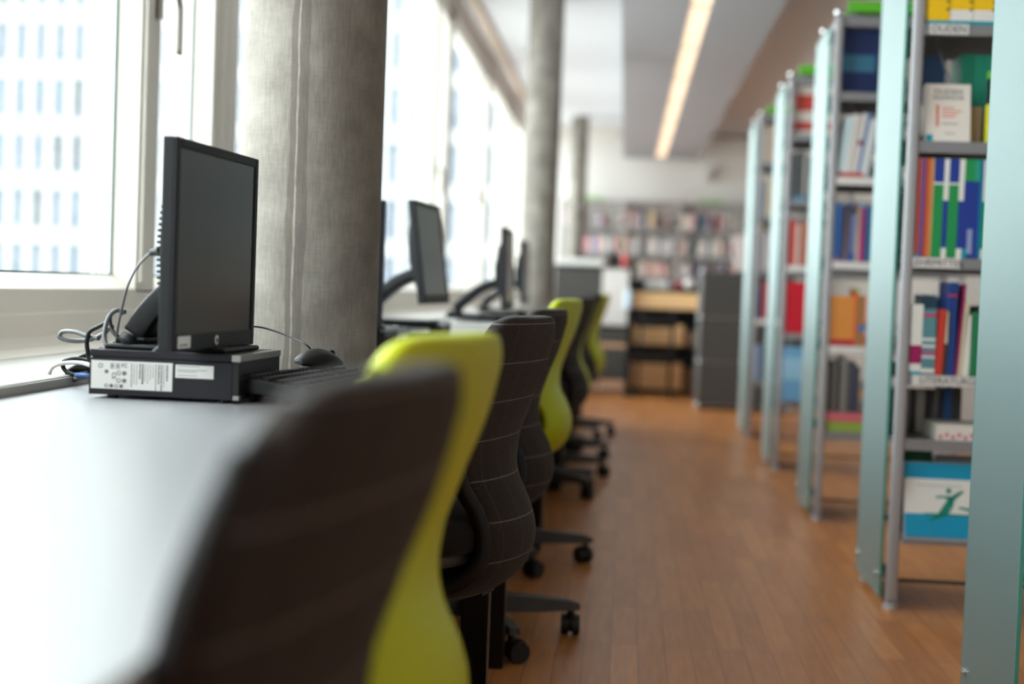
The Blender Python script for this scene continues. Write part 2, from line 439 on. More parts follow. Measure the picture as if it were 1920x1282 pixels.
def make_window(k):
    y0 = 4.99+3.03*(k-1)     # starts after the broad mullion
    root = empty('window_%d' % (k+3), (0, y0, 0)); root['kind'] = 'structure'
    f = MB()
    zt = 3.07
    f.box(-1.475, XW, 2.025, 2.19, 0.90, zt)                # narrow mullion
    f.box(-1.475, XW, 2.73, 3.03, 0.90, zt)                 # broad mullion
    f.box(-1.475, XW, 0, 3.03, zt-0.12, zt+0.05)
    f.box(XW-0.001, XW+0.012, 2.04, 2.10, 0.93, zt-0.1)      # sash overlap
    f.box(XW-0.001, XW+0.010, 2.80, 2.87, 0.93, zt-0.1)
    f.box(XW-0.001, XW+0.010, 2.885, 2.94, 0.93, zt-0.1)
    f.build('frame', root, M_FRAME, bevel=0.004)
    for (a, b) in ((0, 2.025), (2.19, 2.73)):
        MB().box(-1.482, -1.476, a+0.0, b, 0.94, zt-0.1).build('glass_pane', root, M_GLASS)
        g = MB()
        for yy in (a+0.004, b-0.008): g.box(-1.4755, -1.470, yy, yy+0.004, 0.95, zt-0.12)
        g.box(-1.4755, -1.470, a, b, 0.9495, 0.954)
        g.build('gasket', root, M_GASKET)
        g = MB()
        for i, dd in enumerate((0.0, 0.010)):
            xx = -1.50-0.012*i
            g.box(xx-0.012, xx, b-0.012-dd, b+0.01, 0.93, zt)
            g.box(xx-0.012, xx, a-0.01, a+0.012+dd, 0.93, zt)
        g.build('outer_rebate', root, M_FRAME)
    # handle on narrow mullion
    h = MB(); h.box(XW, XW+0.02, 2.115, 2.15, 1.70, 1.86)
    hd = h.build('handle_plate', root, M_STEEL, bevel=0.004)
    pts = [(XW+0.015, 2.132, 1.775), (XW+0.045, 2.132, 1.775), (XW+0.056, 2.14, 1.772), (XW+0.06, 2.155, 1.765), (XW+0.06, 2.172, 1.745), (XW+0.06, 2.175, 1.70), (XW+0.06, 2.175, 1.605)]
    MB().tube(catmull(pts, 5), 0.0095, 12).build('window_handle', hd, M_STEEL)
    return root
for k in range(-2, 6): make_window(k)

# round concrete columns
def column(x, yy, r, m, lab, zt=CEIL):
    b = MB(); b.cyl((0, 0, 0), (0, 0, zt), r, n=96)
    o = b.build('column', None, m, loc=(x, yy, 0)); o['kind'] = 'structure'; o['label'] = lab
    return o
column(-0.752, 3.33, 0.168, M_CONC1, 'thick round concrete column with pale seam behind the near monitor')
column(-0.664, 10.7, 0.131, M_CONC2, 'round concrete column halfway down the window side')
column(-0.655, 18.2, 0.113, M_CONC2, 'thin round concrete column farthest away by the back wall')

# ------------------------------------------------------------------ outside: street and building opposite
struct(MB().box(-120, 120, -60, 140, -9.2, -9.0).build('ground', None, M_STREET))
bl = empty('office_building', (-25, 85, -9), 0, 'pale office block with a grid of tall bluish windows outside the windows', 'building')
px, pz = 1.22, 3.37
fb = MB(); X0, X1 = -24.0, 22.0
zs = [14.8-pz*k for k in range(-3, 7)]
nc = int((X1-X0)/px)
for i in range(nc+1):
    x = X0+i*px; fb.box(x-0.30, x+0.30, 0, 0.5, 0, 36)
for zc in zs:
    zz = zc+9
    fb.box(X0, X1, 0.02, 0.5, zz+1.25, zz+1.25+0.9)
fb.box(X0, X1, 0.5, 12, 0, 36)
fb.build('wall', bl, M_FAC)
rest = MB()
for i in range(nc):
    for zc in zs:
        x = X0+i*px; zz = zc+9
        dark = random.random() < 0.10
        if i < 12 and -3 < zc < 20:
            MB().box(x+0.30, x+px-0.30, 0.40, 0.47, zz-1.25, zz+1.25).build('window', bl, M_FWIN2 if dark else M_FWIN)
        else:
            rest.m(M_FWIN2 if dark else M_FWIN).box(x+0.30, x+px-0.30, 0.40, 0.47, zz-1.25, zz+1.25)
tag(rest.build('window', bl), kind='stuff')

# ------------------------------------------------------------------ desks
def desk(y0, y1, label, fr=0.38, fn=None):
    fn = fr if fn is None else fn
    d = empty('desk', (-0.64, (y0+y1)/2, 0), 0, label, 'desk', 'white desks along the windows')
    h = (y1-y0)/2-0.003
    MB().prism([(-0.40, -h), (fn, -h), (fr, h), (-0.40, h)], 'z', 0.712, 0.74).build('tabletop', d, M_DESK, bevel=0.002)
    MB().box(-0.38, 0.29, -h+0.03, -h+0.06, 0.66, 0.712).box(-0.38, 0.29, h-0.06, h-0.03, 0.66, 0.712).box(0.24, 0.27, -h+0.06, h-0.06, 0.66, 0.712).build('frame_rail', d, M_BLKM)
    for sx in (-0.37, fr-0.068):
        for sy in (-h+0.01, h-0.07):
            MB().box(sx, sx+0.06, sy, sy+0.06, 0, 0.712).build('leg', d, M_BLKM, bevel=0.002)
    return d
desk(-0.98, 0.61, 'white desk at the very front beside the camera', 0.39)
desk(0.62, 3.13, 'long white desk in front carrying the nearest monitor, computer and keyboard', 0.38, 0.375)
desk(3.51, 5.20, 'white desk just past the thick concrete column')
desk(5.21, 6.79, 'white desk second past the thick concrete column')
desk(6.80, 8.38, 'white desk third past the thick concrete column')
desk(8.39, 9.97, 'white desk fourth past the thick concrete column, last of the row')

# ------------------------------------------------------------------ chairs
def wprof(t, tab):
    for (a, b), (c, d) in zip(tab, tab[1:]):
        if a <= t <= c:
            u = (t-a)/(c-a); u = u*u*(3-2*u)*0.5+u*0.5
            return b+(d-b)*u
    return tab[-1][1]
def make_chair(kind, label, base_rot, dz=0.0, recl=0.0):
    root = empty('office_chair', (0, 0, 0), 0, label, 'chair')
    lime = kind == 'lime'
    prof = [(x_-0.03, z_) for x_, z_ in ((0.250, 0.905), (0.243, 0.87), (0.222, 0.80), (0.192, 0.71), (0.180, 0.65), (0.190, 0.59), (0.220, 0.54), (0.238, 0.49), (0.234, 0.44), (0.205, 0.395), (0.150, 0.365), (0.080, 0.350), (0.0, 0.345))]
    cv = catmull([(p[0], 0, p[1]) for p in prof], 4)
    ln = [0]
    for a, b in zip(cv, cv[1:]): ln.append(ln[-1]+(b-a).length)
    T = ln[-1]
    tab = [(0, 0.152), (0.015, 0.172), (0.035, 0.188), (0.06, 0.198), (0.10, 0.206), (0.14, 0.207), (0.22, 0.190), (0.28, 0.165), (0.34, 0.140), (0.40, 0.126), (0.46, 0.124), (0.54, 0.130), (0.60, 0.138), (0.68, 0.145), (0.76, 0.14), (0.83, 0.12)]
    rows = []; eL = []; eR = []
    for i, p in enumerate(cv):
        s_ = ln[i]/T*0.83; hw = wprof(s_, tab)
        d = (cv[min(i+1, len(cv)-1)]-cv[max(i-1, 0)]).normalized()
        nrm = Vector((d.z, 0, -d.x))      # pointing ... chosen so that front side = -x at the top
        if i == 0: front = Vector((-1, 0, 0))
        front = Vector((d.z, 0, -d.x));
        curl = 0.020+0.006*math.exp(-((s_-0.5)/0.16)**2)
        row = []
        for j in range(13):
            u = -1+2*j/12
            q = p + front*(curl*abs(u)**2.4)
            if s_ < 0.05: q = q - Vector((0, 0, 0.014*abs(u)**6))
            row.append(Vector((q.x, u*hw, q.z+dz)))
        rows.append(row); eL.append(row[0]); eR.append(row[-1])
    bk = MB().grid(rows).build('backrest', root, M_LIME if lime else M_FAB, solid=0.030, subsurf=1)
    loop = eL[3:] + [rows[-1][j] for j in range(1, 12)] + eR[::-1][:-3]
    nl = len(loop); MB().tube(loop, [0.0165*min(1, 0.35+0.06*min(q_, nl-1-q_)) for q_ in range(nl)], 8).build('piping', bk, M_LIME if lime else M_PIPE)
    # front lining pad
    if lime:
        fr = [[v+Vector((-0.022, 0, 0)) if abs(v.y) < 1 else v for v in [Vector((q.x, q.y*0.9, q.z)) for q in r_]] for r_ in rows[3:30]]
        MB().grid(fr).build('front_pad', bk, M_SEAT, solid=0.012, subsurf=1)
    # seat cushion
    sp = [(-0.27, 0.0), (-0.265, 0.16), (-0.22, 0.215), (0.0, 0.235), (0.12, 0.215), (0.165, 0.14), (0.17, 0.0)]
    pl_ = [(a, b) for a, b in sp]+[(a, -b) for a, b in sp[::-1][1:-1]]
    pl_ = [(v.x, v.y) for v in catmull([(a, b, 0) for a, b in pl_+[pl_[0]]], 3)[:-1]]
    MB().prism(pl_, 'z', 0.455+dz, 0.515+dz, True).build('seat', root, M_SEAT, bevel=0.022, seg=4)
    MB().prism([(a*0.93-0.005, b*0.93) for a, b in pl_], 'z', 0.432+dz, 0.458+dz, True).build('seat_shell', root, M_BASE, bevel=0.008)
    k = MB(); k.box(-0.11, 0.11, -0.07, 0.07, 0.385+dz, 0.434+dz); k.box(-0.02, 0.15, -0.035, 0.035, 0.355+dz, 0.39+dz)
    k.tube([(0.0, 0.06, 0.41+dz), (0.0, 0.20, 0.405+dz), (-0.02, 0.22, 0.403+dz)], 0.006)
    k.build('tilt_mechanism', root, M_BLKP, bevel=0.006)
    MB().cyl((0, 0, 0.10), (0, 0, 0.26), 0.026).cyl((0, 0, 0.26), (0, 0, 0.39+dz), 0.014).build('gas_lift', root, M_BLKM)
    MB().cyl((0, 0, 0.062), (0, 0, 0.125), 0.048, 0.038, n=20).build('hub', root, M_BASE, bevel=0.004)
    for q in range(5):
        a = base_rot+q*2*PI/5
        R_ = Matrix.Rotation(a, 4, 'Z')
        lg = MB()
        secs = [(0.03, 0.030, 0.070, 0.122), (0.12, 0.028, 0.070, 0.118), (0.22, 0.025, 0.072, 0.109), (0.29, 0.021, 0.074, 0.101), (0.318, 0.016, 0.076, 0.092)]
        rr = []
        for (x, h_, z0, z1) in secs:
            rr.append([R_ @ Vector(v) for v in ((x, -h_, z0), (x, -h_*0.8, z1), (x, h_*0.8, z1), (x, h_, z0), (x, -h_, z0))])
        lg.grid(rr, False); lg._faces(rr[-1][:4], [(0, 1, 2, 3)])
        leg = lg.build('leg', root, M_BASE, bevel=0.004)
        sw = a+random.uniform(-1.2, 1.2)
        c0 = R_ @ Vector((0.295, 0, 0)); ax = Vector((math.cos(sw), math.sin(sw), 0)); tr = Vector((-ax.y, ax.x, 0))
        cs = MB().m(M_TYRE); cc = c0+tr*0.016+Vector((0, 0, 0.029))
        for sgn in (-1, 1):
            cs.cyl(cc+ax*sgn*0.006, cc+ax*sgn*0.026, 0.029, 0.027, n=20)
        cs.m(M_BLKP); cs.cyl(c0+Vector((0, 0, 0.045)), c0+Vector((0, 0, 0.078)), 0.009)
        cs.cyl(cc-ax*0.012+Vector((0, 0, 0.006)), cc+ax*0.012+Vector((0, 0, 0.006)), 0.027, n=16)
        cs.build('caster', leg, bevel=0.002)
    return root
chairs = [  # kind, back-top-centre x, y, rotation deg, base rotation deg, height change, label
    ('dark', -0.150, 0.975, -10, 10, -0.004, 'dark grey office chair closest to the camera, its blurred back filling the bottom'),
    ('lime', -0.183, 1.59, -14, 30, 0.0, 'lime green office chair directly behind the closest dark chair'),
    ('dark', -0.176, 2.75, -15, 44, 0.0, 'dark office chair with checked cloth, just behind the near lime chair'),
    ('dark', -0.188, 3.80, -13, 12, 0.0, 'dark office chair with checked cloth, between another dark and the middle lime chair'),
    ('lime', -0.180, 4.88, -13, 6, 0.02, 'lime green office chair in the middle of the row, fifth from front'),
    ('dark', -0.160, 6.60, -10, -36, 0.02, 'dark office chair directly behind the middle lime chair'),
    ('lime', -0.165, 7.25, -8, 0, 0.0, 'lime green office chair showing as a curved strip between two dark chairs'),
    ('dark', -0.150, 8.05, -8, -10, 0.03, 'dark office chair second from the far end of the row'),
    ('lime', -0.120, 9.25, -10, 20, 0.03, 'lime green office chair farthest away at the end of the row'),
]
for kind, bx_, by_, rd, brd, dz, lab in chairs:
    a = math.radians(rd)
    c = make_chair(kind, lab, math.radians(brd)-a, dz)
    c.location = (bx_-0.22*math.cos(a), by_-0.22*math.sin(a), 0); c.rotation_euler = (0, 0, a)

# ------------------------------------------------------------------ monitors and computers
def make_monitor(label, tilt=0.0, lift=0.0, logo=True, foot=(-0.115, 0.115, -0.265, 0.012)):
    """origin on the surface it stands on, screen looks to +x, width along y; lift raises the panel on its arm"""
    r = empty('monitor', (0, 0, 0), 0, label, 'monitor')
    Wd, Hh = 0.405, 0.350
    zb = 0.010+lift
    T = Matrix.Translation((0, 0, zb+Hh*0.5)) @ Matrix.Rotation(-math.radians(tilt), 4, 'Y') @ Matrix.Translation((0, 0, -Hh*0.5))
    def bx(mb, *a): mb.box(*a, M=T)
    b = MB().m(M_DKP)
    bz = 0.017
    bx(b, -0.022, 0.0, -Wd/2, Wd/2, 0, Hh)
    bx(b, -0.002, 0.004, -Wd/2, -Wd/2+bz, 0, Hh); bx(b, -0.002, 0.004, Wd/2-bz, Wd/2, 0, Hh)
    bx(b, -0.002, 0.004, -Wd/2+bz, Wd/2-bz, 0, 0.030); bx(b, -0.002, 0.004, -Wd/2+bz, Wd/2-bz, Hh-bz, Hh)
    bz_o = b.build('bezel', r, bevel=0.003)
    s = MB(); bx(s, -0.001, 0.0012, -Wd/2+bz, Wd/2-bz, 0.030, Hh-bz); s.build('screen', r, M_SCREEN)
    # ribbed back
    b = MB().m(M_DKP)
    poly = []
    for i in range(25):
        t = i/24; z = 0.05+t*0.235
        x = -0.022-0.030*math.sin(PI*min(1, max(0, t*1.0)))**0.35
        poly.append((x, z))
    for i in range(24):
        za, zb2 = poly[i][1], poly[i+1][1]; xa = (poly[i][0]+poly[i+1][0])/2
        bx(b, xa, -0.02, -0.145, 0.145, za, za+(zb2-za)*0.55)
        bx(b, xa+0.005, -0.02, -0.143, 0.143, za+(zb2-za)*0.55, zb2)
    bx(b, -0.062, -0.02, -0.06, 0.06, 0.13, 0.20)
    b.build('back_housing', r, bevel=0.0008, seg=1)
    # neck: curved blade from the back down to the base's rear
    A = T @ Vector((-0.040, 0, 0.105))
    p0 = Vector((A.x, 0, A.z+0.01)); p3 = Vector((foot[2]+0.030, 0, 0.024))
    nk = catmull([p0, p0.lerp(p3, 0.35)+Vector((-0.010, 0, 0.016)), p0.lerp(p3, 0.7)+Vector((-0.008, 0, 0.012)), p3], 6)
    nc_ = (foot[0]+foot[1])/2; rows = [[Vector((p.x, nc_+yy, p.z)) for yy in (-0.045, -0.015, 0.015, 0.045)] for p in nk]
    MB().grid(rows).build('neck', r, M_BLKP, solid=0.042, bevel=0.005)
    bs = MB(); bs.box(foot[2], foot[3], foot[0], foot[1], 0, 0.0085)
    bs.box(foot[2]+0.003, foot[2]+0.06, nc_-0.055, nc_+0.055, 0.0085, 0.020)
    bs.build('base', r, M_BLKP, bevel=0.004)
    if logo:
        lg = MB(); lg.cyl(T @ Vector((0.004, 0, 0.015)), T @ Vector((0.0052, 0, 0.015)), 0.0085, n=24)
        lo = lg.build('logo', bz_o, M_LABEL)
        text('logo_letters', 'hp', 0.013, T @ Vector((0.0055, 0, 0.0155)), (PI/2, 0, PI/2), M_DKP, lo, shear=0.3)
        st = MB().m(M_LABEL); bx(st, 0.004, 0.0046, -Wd/2+0.022, -Wd/2+0.078, 0.006, 0.026)
        st.m(M_INK)
        for i in range(9): bx(st, 0.0046, 0.0048, -Wd/2+0.030+i*0.004, -Wd/2+0.030+i*0.004+0.0022, 0.009, 0.013)
        st.build('sticker', bz_o)
        for i in range(4):
            bt = MB(); bx(bt, 0.004, 0.0048, 0.115+i*0.017, 0.126+i*0.017, 0.010, 0.014); bt.build('button', bz_o, M_BLKP)
    return r, T

def make_pc(label, full=True):
    """origin at desk level at the case centre; front looks to +x; the long side faces -y"""
    r = empty('desktop_computer', (0, 0, 0), 0, label, 'computer')
    hx, hy, H_ = 0.134, 0.125, 0.084
    b = MB(); b.box(-hx, hx-0.012, -hy, hy, 0.006, H_-0.014); b.box(-hx, hx-0.012, -hy+0.001, hy-0.001, H_-0.012, H_)
    b.box(-hx+0.004, hx-0.02, -hy+0.002, hy-0.002, H_-0.014, H_-0.012)
    b.build('case', r, M_PCM, bevel=0.002)
    f = MB().m(M_BLKP); f.box(hx-0.012, hx, -hy, hy, 0.006, H_-0.012)
    f.m(M_SILV); f.box(hx-0.014, hx+0.002, -hy, hy, H_-0.012, H_)
    f.box(hx-0.010, hx+0.001, -hy-0.0006, -hy+0.01, 0.006, 0.014)
    f.m(M_DKP); f.box(hx, hx+0.0015, -hy+0.02, hy-0.06, 0.050, 0.054); f.box(hx, hx+0.0015, -hy+0.02, hy-0.06, 0.040, 0.044)
    f.m(M_CHROME); f.cyl((hx, hy-0.03, 0.04), (hx+0.002, hy-0.03, 0.04), 0.008)
    f.build('front_bezel', r, bevel=0.001)
    for sx in (-1, 1):
        for sy in (-1, 1): MB().cyl((sx*0.10, sy*0.10, 0), (sx*0.10, sy*0.10, 0.006), 0.010).build('foot', r, M_BLKM)
    yy = -hy
    # large regulatory label (rotated print), small licence label
    x0, x1, z0, z1 = -hx+0.004, 0.016, 0.0165, 0.0655
    lb = MB().m(M_LABEL); lb.box(x0, x1, yy-0.0006, yy, z0, z1)
    lb.m(M_INK)
    rnd = random.Random(3)
    if full:
        xx = x0+0.072
        cols = [0.0016, 0.0010, 0.0010, 0.0026, 0.0026, 0.0010, 0.0010, 0.0010, 0.0010, 0.0014, 0.0022, 0.0022, 0.0010, 0.0028]
        step = (x1-0.006-xx)/len(cols)
        for i, wd in enumerate(cols):
            z = z1-0.004
            bottom = z0+rnd.uniform(0.003, 0.022)
            lb.m(M_INK2 if wd > 0.002 else M_INK)
            while z > bottom:
                l_ = rnd.uniform(0.0012, 0.0035); lb.box(xx, xx+wd, yy-0.0009, yy-0.0005, z-l_, z); z -= l_+0.0011
            xx += step
        lb.m(M_INK2)
        def ring(cx, cz, rr, fill=False):
            pts = [(cx+math.cos(t)*rr, yy-0.0008, cz+math.sin(t)*rr) for t in [2*PI*i/16 for i in range(16)]]
            lb.tube(pts, 0.0005, 4, closed=True)
            if fill: lb.cyl((cx, yy-0.0009, cz), (cx, yy-0.0005, cz), rr*0.6)
        gx = [x0+0.017, x0+0.028, x0+0.038, x0+0.048, x0+0.060]
        ring(gx[0], z1-0.009, 0.0035); ring(gx[1], z1-0.019, 0.003, True)
        for z in (z1-0.021, z1-0.034): ring(gx[3]+0.002, z, 0.0034); ring(gx[4], z, 0.0034, True)
        for gxx, z in ((gx[2], z1-0.009), (gx[3], z1-0.009)):
            lb.box(gxx-0.003, gxx+0.003, yy-0.0009, yy-0.0005, z-0.0045, z-0.0038); lb.box(gxx-0.003, gxx+0.003, yy-0.0009, yy-0.0005, z+0.0038, z+0.0045)
            lb.box(gxx-0.003, gxx-0.0023, yy-0.0009, yy-0.0005, z-0.0045, z+0.0045); lb.box(gxx+0.0023, gxx+0.003, yy-0.0009, yy-0.0005, z-0.0045, z+0.0045)
            lb.box(gxx-0.001, gxx+0.001, yy-0.0009, yy-0.0005, z-0.002, z+0.002)
        for i in range(4):
            cx = x0+0.028+i*0.009; ring(cx, z0+0.0055, 0.0028, i % 2 == 1)
    else:
        for i in range(16): lb.box(x0+0.05+i*0.006, x0+0.0525+i*0.006, yy-0.0009, yy-0.0005, z0+0.005, z1-0.005)
    lo = lb.build('regulatory_label', r)
    if full:
        text('mark_letters', 'FC', 0.010, (x0+0.060, yy-0.0008, z1-0.008), (PI/2, 0, 0), M_INK2, lo)
        text('mark_letters', 'CE', 0.010, (x0+0.041, yy-0.0008, z1-0.026), (PI/2, PI/2, 0), M_INK2, lo)
    l2 = MB().m(M_LABEL); l2.box(0.021, 0.089, yy-0.0006, yy, 0.041, 0.0635)
    l2.m(M_INK)
    for z, w_ in ((0.0605, 0.040), (0.0545, 0.052), (0.0515, 0.034), (0.0450, 0.035)):
        l2.box(0.025, 0.025+w_, yy-0.0008, yy-0.0005, z, z+0.0008)
    l2.build('licence_label', r)
    return r

def make_keyboard(label):
    r = empty('keyboard', (0, 0, 0), 0, label, 'keyboard')
    # local x = depth (front at +x), y = length
    hl = 0.228
    MB().prism([(-0.085, 0.026), (-0.085, 0.044), (-0.05, 0.042), (0.085, 0.017), (0.088, 0.004), (0.07, 0.0), (-0.07, 0.018)], 'y', -hl, hl).build('case', r, M_BLKP, bevel=0.003)
    for sy in (-1, 1): MB().box(-0.078, -0.070, sy*0.19-0.012, sy*0.19+0.012, 0, 0.027).build('foot', r, M_BLKP)
    k = MB()
    for row in range(6):
        x = -0.066+row*0.0235; z = 0.0445-row*0.0042
        x += 0.0
        y_ = -hl+0.012
        while y_ < hl-0.02:
            w_ = 0.0165 if random.random() > 0.08 else 0.026
            if abs(y_-0.075) > 0.010 and abs(y_-0.155) > 0.008:
                k.box(x-0.0078, x+0.0078, y_, min(y_+w_, hl-0.01), z-0.004, z+0.0055)
            y_ += w_+0.0025
    tag(k.build('keys', r, M_DKP, bevel=0.0015, seg=1))
    return r
def make_mouse(label):
    r = empty('mouse', (0, 0, 0), 0, label, 'computer mouse')
    b = MB().m(M_BLKP)
    rows = []
    for i in range(9):
        t = i/8; y_ = -0.058+0.116*t; h = 0.037*math.sin(PI*(0.08+0.86*t))**0.7*(1-0.18*t); hw = 0.031*(math.sin(PI*(0.06+0.88*t)))**0.45
        rows.append([Vector((math.cos(PI*j/10)*hw, y_, math.sin(PI*j/10)**0.8*h)) for j in range(11)])
    b.grid(rows); b._faces(rows[0], [tuple(range(11))]); b._faces(rows[-1], [tuple(range(11))])
    b._faces([p for r_ in rows for p in (r_[0], r_[-1])], [(2*i, 2*i+1, 2*i+3, 2*i+2) for i in range(8)])
    b.build('body', r, M_BLKP, subsurf=1)
    MB().cyl((-0.004, 0.028, 0.022), (0.004, 0.028, 0.022), 0.009).build('scroll_wheel', r, M_DKP)
    return r
def pcset(x, y, mx, my, labm, labp, labk, tilt=0, lift=0.0, rz=0.0, full=False, kb=True):
    p = make_pc(labp, full); p.location = (x, y, 0.7405)
    mo, T = make_monitor(labm, tilt, lift, full, (-0.03, 0.16, -0.192, 0.03) if full else (-0.115, 0.115, -0.265, 0.012)); mo.location = (mx, my, 0.8248); mo.rotation_euler = (0, 0, rz)
    if kb:
        k = make_keyboard(labk); k.location = (x+0.27, y+0.05, 0.7405)
    return p, mo, T
# nearest set
p, mo, T = pcset(-0.783, 2.52, -0.716, 2.45, 'flat black monitor nearest the camera, turned toward the aisle', 'black desktop computer with white labels under the nearest monitor', '', 0, -0.003, math.radians(-3.9), True, False)
p.rotation_euler = (0, 0, math.radians(-2))
k = make_keyboard('black keyboard leaning beside the nearest computer with a mouse on it'); k.location = (-0.550, 2.645, 0.7405); k.rotation_euler = (0, 0, math.radians(-7))
k.rotation_euler = (0, math.radians(-1), math.radians(-7))
ms = make_mouse('black mouse resting on the far end of the nearest keyboard'); ms.location = (-0.598, 2.77, 0.7905); ms.rotation_euler = (0, math.radians(9), math.radians(-35))
# further sets
pcset(-0.83, 4.25, -0.705, 4.10, 'black monitor seen edge-on at the right side of the concrete column', 'black computer with white label right behind the concrete column', 'black keyboard on the desk just past the column', 0, 0.0, math.radians(9.6))
pcset(-0.76, 5.02, -0.672, 4.90, 'black monitor tilted back, first one fully clear of the column', 'black computer with white labels under the tilted-back monitor', 'black keyboard in front of the tilted-back monitor', 8, 0.055, math.radians(-4.5))
pcset(-0.66, 6.45, -0.515, 6.3, 'small dark monitor seen edge-on, between the tilted monitor and the second column', 'black computer under the first of the two distant edge-on monitors', 'black keyboard beside the first distant computer', 2, 0.03)
pcset(-0.69, 8.15, -0.56, 8.0, 'dark monitor farthest down the desks, just left of the second column', 'black computer under the farthest monitor', 'black keyboard beside the farthest computer', 2, 0.03)

def cable(name, pts, r, m, label, cat='cable', parent=None):
    o = MB().tube(catmull(pts, 8), r, 8).build(name, parent, m)
    if parent is None: tag(o, label, cat)
    return o

# ------------------------------------------------------------------ cabling of the nearest set, given as view points at chosen depths
Rm = look_matrix(math.radians(4.4614), math.radians(2.2307), math.radians(2.15))
def at(px_, py_, Y):
    d = Rm @ Vector(((px_-960)/2666.67, -(py_-641)/2666.67, -1))
    t = Y/d.y
    return Vector((0, 0, 0.96))+d*t
CB = M_BLKP
M_CBG = mat('grey_cable', rgb(96, 96, 100), 0.35); bumpy(M_CBG, 100, 0.02)
M_CBW = mat('white_cable', rgb(206, 204, 200), 0.4); bumpy(M_CBW, 100, 0.02)
M_CBB = mat('blue_plug', rgb(70, 110, 170), 0.4); bumpy(M_CBB, 100, 0.02)
o = cable('display_cable', [at(296, 470, 2.36), at(282, 474, 2.37), at(258, 500, 2.40), at(240, 535, 2.44), at(228, 580, 2.47), at(221, 615, 2.48), at(218, 640, 2.48), at(214, 655, 2.48)], 0.0022, M_CBG, 'thin grey cable curving from the back of the nearest monitor')
MB().cyl(at(300, 471, 2.36), at(284, 473, 2.368), 0.009, 0.006).build('plug', o, CB)
MB().sphere(at(213, 645, 2.478), 0.005).build('cable_bead', o, M_CBG)
o = cable('power_cable', [at(303, 647, 2.40), at(285, 662, 2.42), at(258, 670, 2.43), at(230, 668, 2.44), at(205, 655, 2.45), at(196, 635, 2.46), at(198, 612, 2.47), at(207, 590, 2.48), at(222, 581, 2.49), at(232, 588, 2.49)], 0.0042, M_CBG, 'looped black power cable hanging in front of the monitor stand')
MB().tube([at(228, 628, 2.45), at(245, 640, 2.45), at(258, 650, 2.455)], [0.009, 0.013, 0.007], 10).build('plug', o, CB)
MB().tube([at(258, 650, 2.455), at(285, 656, 2.46), at(300, 656, 2.46)], 0.005).build('lead', o, CB)
cable('looped_cable', [at(236, 585, 2.50), at(215, 582, 2.50), at(206, 596, 2.50), at(210, 618, 2.49), at(222, 632, 2.48)], 0.0038, CB, 'black cable bundled in a tight loop at the monitor neck')
cable('looped_cable', [at(205, 602, 2.56), at(185, 612, 2.57), at(168, 622, 2.575), at(163, 640, 2.575), at(165, 662, 2.58), at(168, 676, 2.60)], 0.0042, CB, 'black cable dropping behind the nearest computer')
cable('looped_cable', [at(210, 612, 2.57), at(190, 628, 2.60), at(160, 638, 2.62), at(130, 638, 2.62), at(112, 632, 2.62), at(118, 622, 2.62), at(140, 622, 2.60), at(165, 630, 2.585), at(185, 634, 2.57)], 0.0045, M_CBG, 'grey cable looping out to the left above the sill')
cable('network_cable', [at(172, 686, 2.60), at(150, 680, 2.62), at(125, 680, 2.63), at(102, 686, 2.63), at(93, 698, 2.63), at(92, 712, 2.635)], 0.0040, M_CBW, 'white cable curling over the sill edge beside the computer')
o = cable('video_plug', [at(172, 707, 2.61), at(155, 707, 2.62), at(140, 711, 2.63), at(120, 711, 2.63)], 0.0055, M_CBG, 'thick grey plug with blue collar behind the computer')
MB().tube([at(172, 704, 2.60), at(156, 703, 2.61), at(142, 703, 2.62)], 0.0045).build('collar', o, M_CBB)
cable('looped_cable', [at(172, 676, 2.62), at(152, 672, 2.64), at(130, 674, 2.64), at(118, 680, 2.64), at(122, 694, 2.64), at(140, 702, 2.63), at(168, 698, 2.62)], 0.0042, CB, 'black cable coiled lowest behind the nearest computer')
cable('mains_plug', [at(170, 690, 2.63), at(152, 688, 2.64), at(138, 694, 2.65), at(126, 702, 2.65)], [0.009]*25, CB, 'black mains plug lying behind the nearest computer', 'plug')
cable('looped_cable', [at(190, 655, 2.62), at(172, 662, 2.63), at(155, 668, 2.64), at(140, 678, 2.65)], 0.005, CB, 'short black cable above the coil behind the computer')
cable('mouse_cable', [at(584, 656, 2.80), at(572, 645, 2.80), at(545, 632, 2.84), at(510, 619, 2.86), at(485, 613, 2.86), at(468, 614, 2.84), at(452, 626, 2.80), at(442, 644, 2.76)], 0.0018, CB, 'thin black mouse cord arching from mouse to computer')

# ------------------------------------------------------------------ papers on the desks
def papers(x, y, z, w_, d_, h_, label, m=M_LABEL, rz=0, name='paper_stack', cat='papers'):
    o = MB().box(-w_/2, w_/2, -d_/2, d_/2, 0, h_).build(name, None, m, bevel=0.0008, loc=(x, y, z)); o.rotation_euler = (0, 0, rz)
    return tag(o, label, cat)
papers(-0.52, 4.95, 0.7405, 0.16, 0.24, 0.085, 'white box on the desk right of the tilted-back monitor', rz=0.1, name='white_box', cat='box')
papers(-0.42, 4.55, 0.7405, 0.21, 0.297, 0.012, 'thin white paper stack between the near lime chair and the keyboard', rz=-0.15)

